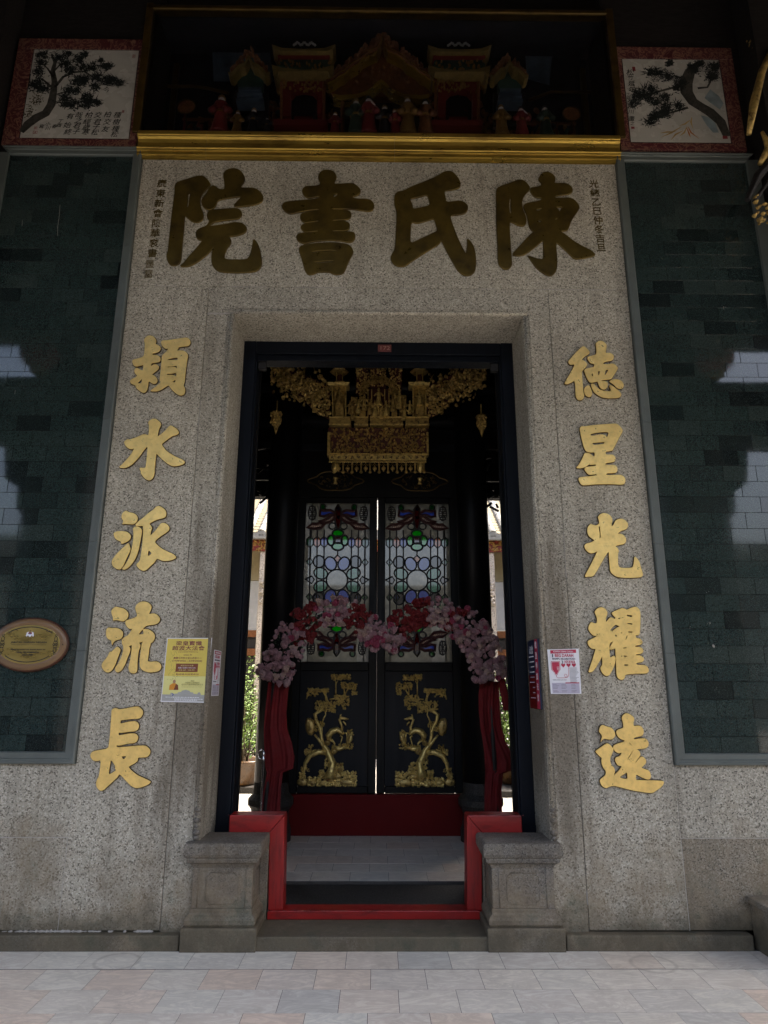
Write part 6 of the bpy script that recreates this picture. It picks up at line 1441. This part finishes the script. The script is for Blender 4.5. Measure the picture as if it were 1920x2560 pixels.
# foliage wings
for s in (-1, 1):
    mb = MB(); mg = MB()
    for i in range(520):
        u = random.random(); x = 712-u*126; ymid = 868-u*62; sp = 54*(1-.3*u)
        yy = ymid+random.gauss(0, sp*.42)
        if yy < 785+18*(1-u) or yy > 905-u*50: continue
        xx = x if s < 0 else 817.5+(817.5-x)
        p = q_(xx, yy, PYY-.02); (mb if random.random() < .72 else mg).blob((p.x, PYY-.03+random.uniform(-.03, .03), p.z), random.uniform(.008, .03), .022, random.uniform(.006, .026), random.uniform(0, 3), random.choice((5, 6, 7)))
    for i in range(30):
        u = random.random(); x = 712-u*122; yy = 850-u*60+random.uniform(-35, 35); xx = x if s < 0 else 817.5+(817.5-x)
        p = q_(xx, yy); mb.tube([p, p+Vector((random.uniform(-.06, .06), 0, random.uniform(.02, .14)))], [.005, .003], 4)
    mb.build('foliage_wing', 'gilt_dark', pl, kind='stuff'); mg.build('foliage_fruit', 'gilt', pl, kind='stuff')
    ww = [(x if s < 0 else 1635-x, y) for x, y in ((712, 835), (670, 815), (610, 790), (600, 800), (640, 850), (690, 895), (712, 905))]
    MB().prism([(p.x, p.z) for p in (q_(x, y, PYY+.02) for x, y in ww)], PYY+.01, PYY+.05).build('wing_ground', 'gilt_red', pl)
    gx = 690 if s < 0 else 945
    bxp('garden_wall', gx-14, gx+14, 838, 890, 'gilt_dark', -.0, .03); bxp('garden_doorway', gx-7, gx+8, 848, 882, 'black_wood', .004, .03)
    hx = 597 if s < 0 else 1040; hy = 905 if s < 0 else 912
    t = thing('hanging_bud', (q_(hx, hy).x, 2.0, q_(hx, hy).z), 'gilt lotus bud pendant hanging %s of the large carving' % ('left' if s < 0 else 'right'), 'pendant', 'lotus bud pendants')
    b = q_(hx, hy, 2.0)
    MB().lathe([(.008, .2), (.008, .09), (.05, .075), (.062, .05), (.05, .02), (.058, -.01), (.05, -.045), (.034, -.075), (.028, -.08), (.018, -.12), (.008, -.15), (.002, -.17)], b, 10).build('bud', 'gilt_dark', t)
    mb = MB()
    for k in range(30): mb.blob((b.x+random.uniform(-.05, .05), 1.945+random.uniform(-.01, .01), b.z+random.uniform(-.07, .07)), .012, .016, .010, random.uniform(0, 3), 6)
    mb.build('petals', 'gilt', t, kind='stuff')

# black columns with stone bases
for s in (-1, 1):
    cx = s*1.0
    t = thing('hall_column', (cx*1.0, 2.4, .1), 'round black lacquered column with moulded stone base, %s of the flower arch' % ('left' if s < 0 else 'right'), 'column', 'black hall columns')
    MB().lathe([(.165, .62), (.165, 5.9)], (cx, 2.4, 0), 28).build('shaft', 'black_wood', t, smooth=True)
    MB().lathe([(.20, .1), (.20, .2), (.185, .24), (.17, .33), (.185, .38), (.215, .42), (.215, .47), (.17, .52), (.165, .62)], (cx, 2.4, 0), 24).build('base', 'granite_dark', t)

# ------------------------------------------------------------------ flower arch
AY = 1.5
fa = thing('flower_arch', (0, AY, .1), 'heart-shaped arch of pink and red artificial flowers inside the entrance', 'flower arch')
path = [(592, 1474), (602, 1436), (620, 1398), (645, 1362), (680, 1336), (716, 1322), (748, 1322), (778, 1340), (806, 1366), (828, 1396), (846, 1372), (872, 1346), (902, 1328), (936, 1320), (972, 1332), (1008, 1356), (1032, 1388), (1050, 1424), (1058, 1466)]
pw = [dp(x, y, AY) for x, y in path]
def along(t):
    f = t*(len(pw)-1); i = min(int(f), len(pw)-2); return pw[i].lerp(pw[i+1], f-i), (pw[i+1]-pw[i]).normalized()
fr_ = []
fr_.append(Vector((pw[0].x-.04, AY, .1))); fr_ += [p for p in pw]; fr_.append(Vector((pw[-1].x+.03, AY, .1)))
MB().tube(fr_, .02, 8).build('arch_frame', 'iron', fa)
def rosette(name, mat, layers, r, cup):
    mb = MB()
    for L in range(layers):
        n = 6 if L else 3; q = r*(1-.26*L)
        for k in range(n):
            a = 2*PI*k/n + L*.5; u = Vector((math.cos(a), 0, math.sin(a))); v = Vector((-math.sin(a), 0, math.cos(a)))
            b0 = Vector((0, -cup*r*L*.5, 0))
            mb.add([b0, b0+u*q*.6+v*q*.42-Vector((0, cup*q*.25, 0)), b0+u*q-Vector((0, cup*q*.05, 0)), b0+u*q*.6-v*q*.42-Vector((0, cup*q*.25, 0))], [(0, 1, 2), (0, 2, 3)])
    mb.ball((0, -cup*r*layers*.42, 0), r*.22, 5, 3); mb.ball((0, r*.1, 0), r*.62, 6, 4)
    return mesh_of(mb, name, mat)
def pompon(name, mat, r):
    mb = MB()
    for i in range(64):
        z = random.uniform(-1, 1); a = random.uniform(0, 2*PI); q = math.sqrt(1-z*z); d_ = Vector((q*math.cos(a), -abs(q*math.sin(a)), z))
        u = d_.cross(Vector((.3, .2, 1))).normalized(); v = d_.cross(u); c = d_*r*.8; w_ = r*.22
        mb.add([c, c+u*w_+d_*w_*.5, c+v*w_+d_*w_*.7, c-u*w_+d_*w_*.5, c-v*w_+d_*w_*.7], [(0, 1, 2), (0, 2, 3), (0, 3, 4), (0, 4, 1)])
    mb.ball((0, 0, 0), r*.86, 8, 5)
    return mesh_of(mb, name, mat)
FL = {'pink': [pompon('flower', 'petal_pink', .031), pompon('flower', 'petal_pale', .033), rosette('flower', 'petal_pink', 5, .036, 1.0), pompon('flower', 'petal_pink', .028)],
      'pale': [pompon('flower', 'petal_pale', .033), rosette('flower', 'petal_cream', 5, .036, 1.0), pompon('flower', 'petal_pink', .031)],
      'rose': [rosette('flower', 'petal_rose', 4, .036, .9), pompon('flower', 'petal_rose', .031)],
      'red': [rosette('flower', 'petal_red', 5, .045, 1.0), rosette('flower', 'petal_red', 4, .042, .8)]}
nfl = 0
for i in range(360):
    t = random.random(); p, tg = along(t); nrm = Vector((-tg.z, 0, tg.x))
    wd = .15 if (t < .2 or t > .8) else .115
    o = random.uniform(-1, 1); dep = math.sqrt(max(0, 1-o*o))
    q = p + nrm*(o*wd) + tg*random.uniform(-.02, .02); q.y = AY - .06 - .07*dep + random.uniform(-.015, .015)
    if .46 < t < .50: kind = 'rose' if q.z < p.z+.03 else 'pink'
    elif .17 < t < .24 or .345 < t < .41 or .575 < t < .70: kind = 'red'
    elif (.76 < t < .82): kind = random.choice(('red', 'pale', 'rose'))
    else: kind = random.choices(('pink', 'pale', 'rose'), (6, 5, 1))[0]
    if kind == 'red' and random.random() < .35: continue
    if nfl >= 296: break
    nfl += 1
    inst(random.choice(FL[kind]), 'flower', fa, q, (random.uniform(-.5, .3), random.uniform(-3, 3), random.uniform(-.6, .6)), random.uniform(.8, 1.15))
ff = {'petal_pink': MB(), 'petal_pale': MB(), 'petal_red': MB()}
for i in range(900):                    # smaller blooms filling between the large ones
    t = random.random(); p, tg = along(t); nrm = Vector((-tg.z, 0, tg.x)); o = random.uniform(-1, 1); wd = .16 if (t < .2 or t > .8) else .12
    q = p + nrm*(o*wd); q.y = AY-.035-.045*math.sqrt(1-o*o)
    m_ = 'petal_red' if (.17 < t < .24 or .345 < t < .41 or .575 < t < .70) else random.choice(('petal_pink', 'petal_pink', 'petal_pale'))
    for k in range(7):
        a = random.uniform(0, 2*PI); d_ = Vector((math.cos(a), -random.uniform(.3, 1), math.sin(a))).normalized(); u = d_.orthogonal().normalized()*.007; v = d_.cross(u).normalized()*.007; c = q+d_*.010
        ff[m_].add([c-d_*.008, c+u, c+d_*.006+v*.3, c-u], [(0, 1, 2), (0, 2, 3)])
    if i % 2 == 0: ff[m_].ball(q, random.uniform(.016, .026), 6, 4)
for m_, b_ in ff.items(): b_.build('flower_filling', m_, fa, kind='stuff')
lf = MB(); sm = MB()
for i in range(700):
    t = random.random(); p, tg = along(t); nrm = Vector((-tg.z, 0, tg.x)); o = random.uniform(-1, 1)
    q = p + nrm*(o*.12); q.y = AY-.03-.05*math.sqrt(1-o*o); a = random.uniform(0, 2*PI); l = random.uniform(.007, .015)
    u = Vector((math.cos(a), random.uniform(-.6, .2), math.sin(a)))*l; v = Vector((-math.sin(a), random.uniform(-.4, .4), math.cos(a)))*l*.5
    (lf if random.random() < .75 else sm).add([q-u, q+v, q+u, q-v], [(0, 1, 2, 3)])
lf.build('leaves', 'leaf_dark', fa, kind='stuff'); sm.build('small_petals', 'petal_pink', fa, kind='stuff')
rib = MB()
for t0, t1 in ((.15, .47), (.53, .8)):
    ps = [along(t0+(t1-t0)*k/16)[0]+Vector((0, -.03, -.085-.02*math.sin(k))) for k in range(17)]
    rib.tube(ps, [.022+.008*math.sin(k*2.1) for k in range(17)], 7)
rib.build('red_ribbon', 'red_cloth', fa)
def drape(name, rows, Y, parent, nx=26, fold=.02, seed=0):
    v = []
    for j, (xl, xr, y) in enumerate(rows):
        for i in range(nx+1):
            u = i/nx; p = dp(xl+(xr-xl)*u, y, Y); v.append((p.x, Y + fold*.8*math.sin(u*13+seed+.9*math.sin(j*.5)) + fold*.35*math.sin(u*37+seed*2-.8*math.sin(j*.9+seed)) + fold*1.1*math.sin(u*6+j*.7+seed) + random.uniform(-.0015, .0015), p.z))
    f = [(j*(nx+1)+i, (j+1)*(nx+1)+i, (j+1)*(nx+1)+i+1, j*(nx+1)+i+1) for j in range(len(rows)-1) for i in range(nx)]
    o = MB().add(v, f).build(name, 'red_cloth', parent, smooth=True)
    so = o.modifiers.new('thick', 'SOLIDIFY'); so.thickness = .004
    return o
drape('red_drape', [(580, 626, 1474), (577, 622, 1500), (572, 618, 1540), (569, 620, 1575), (570, 630, 1605), (572, 636, 1635), (574, 634, 1660), (578, 612, 1668), (572, 608, 1700), (563, 606, 1740), (556, 606, 1790), (548, 606, 1850)], AY-.02, fa, 34, .013)
drape('red_drape', [(1038, 1078, 1472), (1034, 1078, 1500), (1034, 1079, 1535), (1037, 1082, 1570), (1042, 1090, 1600), (1046, 1104, 1628), (1047, 1111, 1645), (1049, 1109, 1664), (1049, 1088, 1672), (1048, 1084, 1705), (1047, 1085, 1760), (1046, 1086, 1850)], AY-.02, fa, 34, .013, 2)
drape('ribbon_tail', [(1074, 1088, 1456), (1078, 1094, 1480), (1084, 1102, 1510), (1088, 1104, 1535)], AY-.06, fa, 8, .008)
# rope post
sp = thing('rope_post', (-.885, 1.1, .1), 'slim chrome rope post with hook just inside the entrance', 'post')
MB().lathe([(.15, .1), (.15, .112), (.06, .125), (.012, .14), (.0075, .16), (.0075, .93), (.012, .935), (.014, .96), (.008, .965), (.012, .975), (.017, .99), (.012, 1.005), (.002, 1.01)], (-.885, 1.1, 0), 16).build('pole', 'chrome', sp, smooth=True)
MB().tube([(-.895, 1.1, 1.02), (-.92, 1.1, 1.01), (-.93, 1.1, .985), (-.92, 1.1, .955), (-.9, 1.1, .945)], .005, 6).build('hook', 'chrome', sp, smooth=True)
MB().tube([(-1.25, 1.05, 1.0), (-1.22, 1.06, .7), (-1.16, 1.07, .5), (-1.05, 1.08, .36), (-.95, 1.09, .3)], .02, 8).build('rope', 'iron', sp, smooth=True)
# ------------------------------------------------------------------ sunlit courtyard and the hall beyond
ct = MB().box(-9, 9, 3.3, 14, -.1, .02).build('courtyard', 'court_stone', kind='structure')
sl_me = mesh_of(MB().box(-.298, .298, -.298, .298, -.01, .006), 'paving_slab', 'court_stone', bevel=.003)
for i in range(-5, 5):
    for j in range(11): inst(sl_me, 'paving_slab', ct, (.3+.6*i, 3.65+.6*j, .024+random.uniform(-.002, .002)))
fh = thing('far_hall', (0, 10.5, 0), 'hall with pale tiled roof and granite columns across the sunlit courtyard', 'building')
for s in (-1, 1):
    x = s*2.47
    c = MB().box(x-.085, x+.085, 10.0, 10.17, .02, 4.36).build('granite_column', 'granite_clean', fh, bevel=.015)
    b = MB()
    for i in range(16): b.blob((x+s*.02*-1+random.uniform(-.05, .05), 9.97, 3.45+random.uniform(-.22, .25)), .05, .07, .05, random.uniform(0, 3), 7)
    b.build('carved_lion', 'granite_clean', c)
    MB().box(s*2.565, s*6, 10.6, 10.7, 3.80, 4.5).build('cream_wall', 'cream_wall', fh)
    MB().box(s*2.565, s*6, 10.6, 10.7, 2.72, 3.79).build('white_screen', 'white_wall', fh)
    MB().box(s*2.565, s*6, 10.62, 10.7, .02, 2.70).build('dark_opening', 'court_dark', fh)
    MB().box(s*2.57, s*6, 10.58, 10.6, 2.55, 2.70).build('gilt_rail', 'case_brown', fh)
    MB().box(s*2.57, s*6, 10.58, 10.6, 2.15, 2.30).build('gilt_rail', 'case_brown', fh)
MB().box(-2.56, 2.56, 10.6, 10.7, .02, 4.5).build('dark_opening', 'court_dark', fh)
MB().box(-7, 7, 9.96, 10.0, 4.36, 4.60).build('carved_fascia', 'case_red', fh)
fb = MB()
for i in range(900): fb.blob((random.uniform(-4, 4), 9.955, random.uniform(4.38, 4.59)), random.uniform(.02, .05), .02, random.uniform(.012, .03), random.uniform(0, 3), 5)
fb.build('fascia_carving', 'robe_gold', fh, kind='stuff')
MB().box(-7, 7, 9.92, 10.02, 4.60, 4.645).build('eave_board', 'case_brown', fh)
rf = MB().loft([[(-7, 9.85, 4.65), (7, 9.85, 4.65), (7, 9.85, 4.72), (-7, 9.85, 4.72)], [(-7, 14, 7.6), (7, 14, 7.6), (7, 14, 7.7), (-7, 14, 7.7)]]).build('roof', 'roof_tile_ochre', fh)
ridge_me = None
L = Vector((0, 4.15, 2.93)); ang = math.atan2(2.93, 4.15)
mb = MB()
for k in range(15):
    y0 = -.02+k*.35; mb.lathe([(.075, y0), (.068, y0+.345)], (0, 0, 0), 10)
ridge_me = mesh_of(mb, 'tile_ridge', 'roof_tile_grey', smooth=False)
disc_me = mesh_of(MB().lathe([(.075, -.03), (.085, -.02), (.085, .0), (.06, .01), (.02, .012)], (0, 0, 0), 14), 'eave_disc', 'roof_tile_grey')
pan_me = mesh_of(MB().tube([(-.10, 0, .012), (-.05, -.004, -.012), (0, -.006, -.02), (.05, -.004, -.012), (.10, 0, .012)], .012, 6), 'pan_tile', 'roof_tile_ochre')
drop_me = mesh_of(MB().prism([(-.12, .03), (-.08, -.04), (0, -.09), (.08, -.04), (.12, .03)], -.015, .015), 'drip_tile', 'roof_tile_grey')
npan = 0
for i in range(-14, 15):
    x = i*.28
    inst(ridge_me, 'tile_ridge', rf, (x, 9.86, 4.755), (ang-PI/2, 0, 0))
    inst(disc_me, 'eave_disc', rf, (x, 9.835, 4.745), (PI/2, 0, 0))
    inst(drop_me, 'drip_tile', rf, (x+.14, 9.83, 4.70))
    if abs(x) > 1.6 and abs(x) < 3.6:
        for k in range(26):
            if npan >= 298: break
            npan += 1
            inst(pan_me, 'pan_tile', rf, (x+.14, 9.9+.16*k*math.cos(ang), 4.77+.16*k*math.sin(ang)), (ang*0, 0, 0))
MB().box(-7, 7, 9.80, 9.92, 4.60, 4.66).build('white_eave', 'roof_tile_grey', fh)
for s in (-1, 1): MB().box(s*1.2, s*4, 12.2, 12.5, 6.5, 7.6).build('ridge_block', 'case_red', fh)
# potted plants
def potted(x, y, z0, h, lab, flowers, leafmat='leaf_lit', spread=.34):
    t = thing('potted_plant', (x, y, z0), lab, 'plant', 'potted plants in the courtyard')
    MB().lathe([(.20, 0), (.24, .03), (.30, .22), (.33, .30), (.35, .33), (.33, .345), (.29, .33), (.28, .28)], (x, y, z0), 20).build('pot', 'pot_glaze', t, smooth=True)
    MB().lathe([(.28, .26), (.28, .29)], (x, y, z0), 16).build('soil', 'soil', t)
    st_ = MB(); lv = MB(); fl = MB()
    tips = []
    for k in range(11):
        a = random.uniform(0, 2*PI); top = Vector((x+spread*.8*math.cos(a)*random.random(), y+spread*.8*math.sin(a)*random.random(), z0+h*random.uniform(.55, 1)))
        b = Vector((x+.1*math.cos(a), y+.1*math.sin(a), z0+.28)); m_ = b.lerp(top, .5)+Vector((random.uniform(-.08, .08), random.uniform(-.08, .08), 0))
        st_.tube([b, m_, top], [.012, .009, .004], 5); tips += [top, m_.lerp(top, .5), m_, b.lerp(m_, .7)]
    for k in range(1500):
        c = random.choice(tips)+Vector((random.gauss(0, .10), random.gauss(0, .10), random.gauss(0, .09)))
        n = Vector((random.gauss(0, 1), random.gauss(0, 1), random.gauss(0, 1)+.6)).normalized(); u = n.orthogonal().normalized(); v = n.cross(u); l = random.uniform(.018, .038)
        (fl if (flowers and random.random() < .06) else lv).add([c-u*l, c+v*l*.5, c+u*l, c-v*l*.5], [(0, 1, 2, 3)])
    st_.build('stems', 'stem', t); lv.build('foliage', leafmat, t, kind='stuff')
    if flowers: fl.build('blossom', 'flower_white', t, kind='stuff')
potted(-1.98, 6.0, .12, 1.95, 'tall leafy plant in a brown glazed pot, left of the black columns', False, spread=.3)
potted(-1.75, 6.7, .12, .95, 'low leafy plant behind the tall potted one', False, 'leaf_dark')
potted(2.05, 6.2, .12, 1.5, 'potted plant with small white blossoms, right of the red drape', True)
potted(2.35, 5.8, .12, .8, 'low blossoming plant beside the right potted plant', True)
pbn = thing('plant_bench', (-2.0, 6.3, .02), 'low dark stone bench carrying the left potted plants', 'bench'); MB().box(-2.8, -1.4, 5.75, 6.95, .02, .119).build('slab', 'granite_dark', pbn, bevel=.01)
pbn = thing('plant_bench', (2.2, 6.0, .02), 'low dark stone bench carrying the right potted plants', 'bench'); MB().box(1.6, 2.9, 5.45, 6.55, .02, .119).build('slab', 'granite_dark', pbn, bevel=.01)
# courtyard side galleries
for s in (-1, 1):
    MB().box(s*5.2, s*5.4, 3.4, 14, 0, 5).build('gallery_wall', 'cream_wall', label='plain cream courtyard gallery wall on the %s' % ('left' if s < 0 else 'right'), cat='wall', group='gallery walls', kind='thing')

# ------------------------------------------------------------------ porch and street behind the viewer (they light the front and show in the polished tiles)
pr = MB().loft([[(-9, .444, 8.45), (9, .444, 8.45), (9, .444, 8.75), (-9, .444, 8.75)], [(-9, -3.75, 5.90), (9, -3.75, 5.90), (9, -3.75, 6.1), (-9, -3.75, 6.1)]])
pr.build('porch_roof', 'porch_timber', kind='structure')
bm_ = thing('porch_beam', (0, -3.2, 4.3), 'dark carved tie beam of the porch, mirrored as a band in the polished tiles', 'beam')
MB().box(-9, 9, -3.34, -3.06, 4.32, 5.15).build('beam', 'porch_timber', bm_, bevel=.03)
bm_ = thing('shade_board', (0, -2.4, 5.3), 'unseen dark board added under the porch roof to shade the upper front, above the mirrored lanterns', 'beam')
MB().box(-9, 9, -2.46, -2.34, 5.34, 6.75).build('board', 'porch_timber', bm_, bevel=.02)  # added out of view to keep light off the upper front
for s in (-1, 1):
    t = thing('porch_column', (s*3.66, -3.2, 0), 'square porch column mirrored in the %s polished tile wall' % ('left' if s < 0 else 'right'), 'column', 'porch columns')
    MB().box(s*3.32, s*4.02, -3.5, -2.86, 0, 4.32).build('shaft', 'granite_worn', t, bevel=.04)
    MB().box(s*3.3, s*4.2, -3.36, -3.04, 5.151, 6.0).build('upper_block', 'porch_timber', t, bevel=.02)
    MB().prism([(s*4.02, 3.3), (s*4.2, 3.5), (s*4.22, 3.75), (s*4.38, 3.85), (s*4.45, 4.31), (s*4.02, 4.31)], -3.3, -3.1).build('bracket', 'porch_timber', t)
    t = thing('red_lantern', (s*3.8, -2.4, 5.1), 'round red lantern mirrored high in the %s polished tile wall' % ('left' if s < 0 else 'right'), 'lantern', 'porch lanterns')
    MB().ball((s*3.8, -2.4, 5.1), .21, 16, 10, 1, 1, .85).build('globe', 'lantern_red', t, smooth=True)
    MB().lathe([(.08, .17), (.08, .22)], (s*3.8, -2.4, 5.1), 12).build('cap', 'lantern_gold', t)
    MB().lathe([(.08, -.22), (.08, -.17)], (s*3.8, -2.4, 5.1), 12).build('cap', 'lantern_gold', t)
    MB().tube([(s*3.8, -2.4, 5.3), (s*3.8, -2.4, 6.72)], .008, 5).build('cord', 'iron', t)
for i, (x0, x1, h, lab) in enumerate(((-34, -11, 6.4, 'long low building across the street, left in the reflections'), (-10.8, 9, 5.2, 'low building across the street, middle of the reflections'), (9.2, 34, 6.2, 'long low building across the street, right in the reflections'))):
    t = thing('street_building', ((x0+x1)/2, -24, 0), lab, 'building', 'buildings across the street')
    MB().box(x0, x1, -30, -22, -.1, h).build('wall', 'far_building', t)
    MB().prism([(x0-.3, h), (x1+.3, h), (x1-1, h+.9), (x0+1, h+.9)], -30.3, -21.7).build('roof', 'far_building', t)
    for k in range(int((x1-x0)/3)):
        f = MB().box(x0+1+3*k, x0+2.4+3*k, -22.03, -21.9, 1.2, 2.9).build('window', 'court_dark', t)
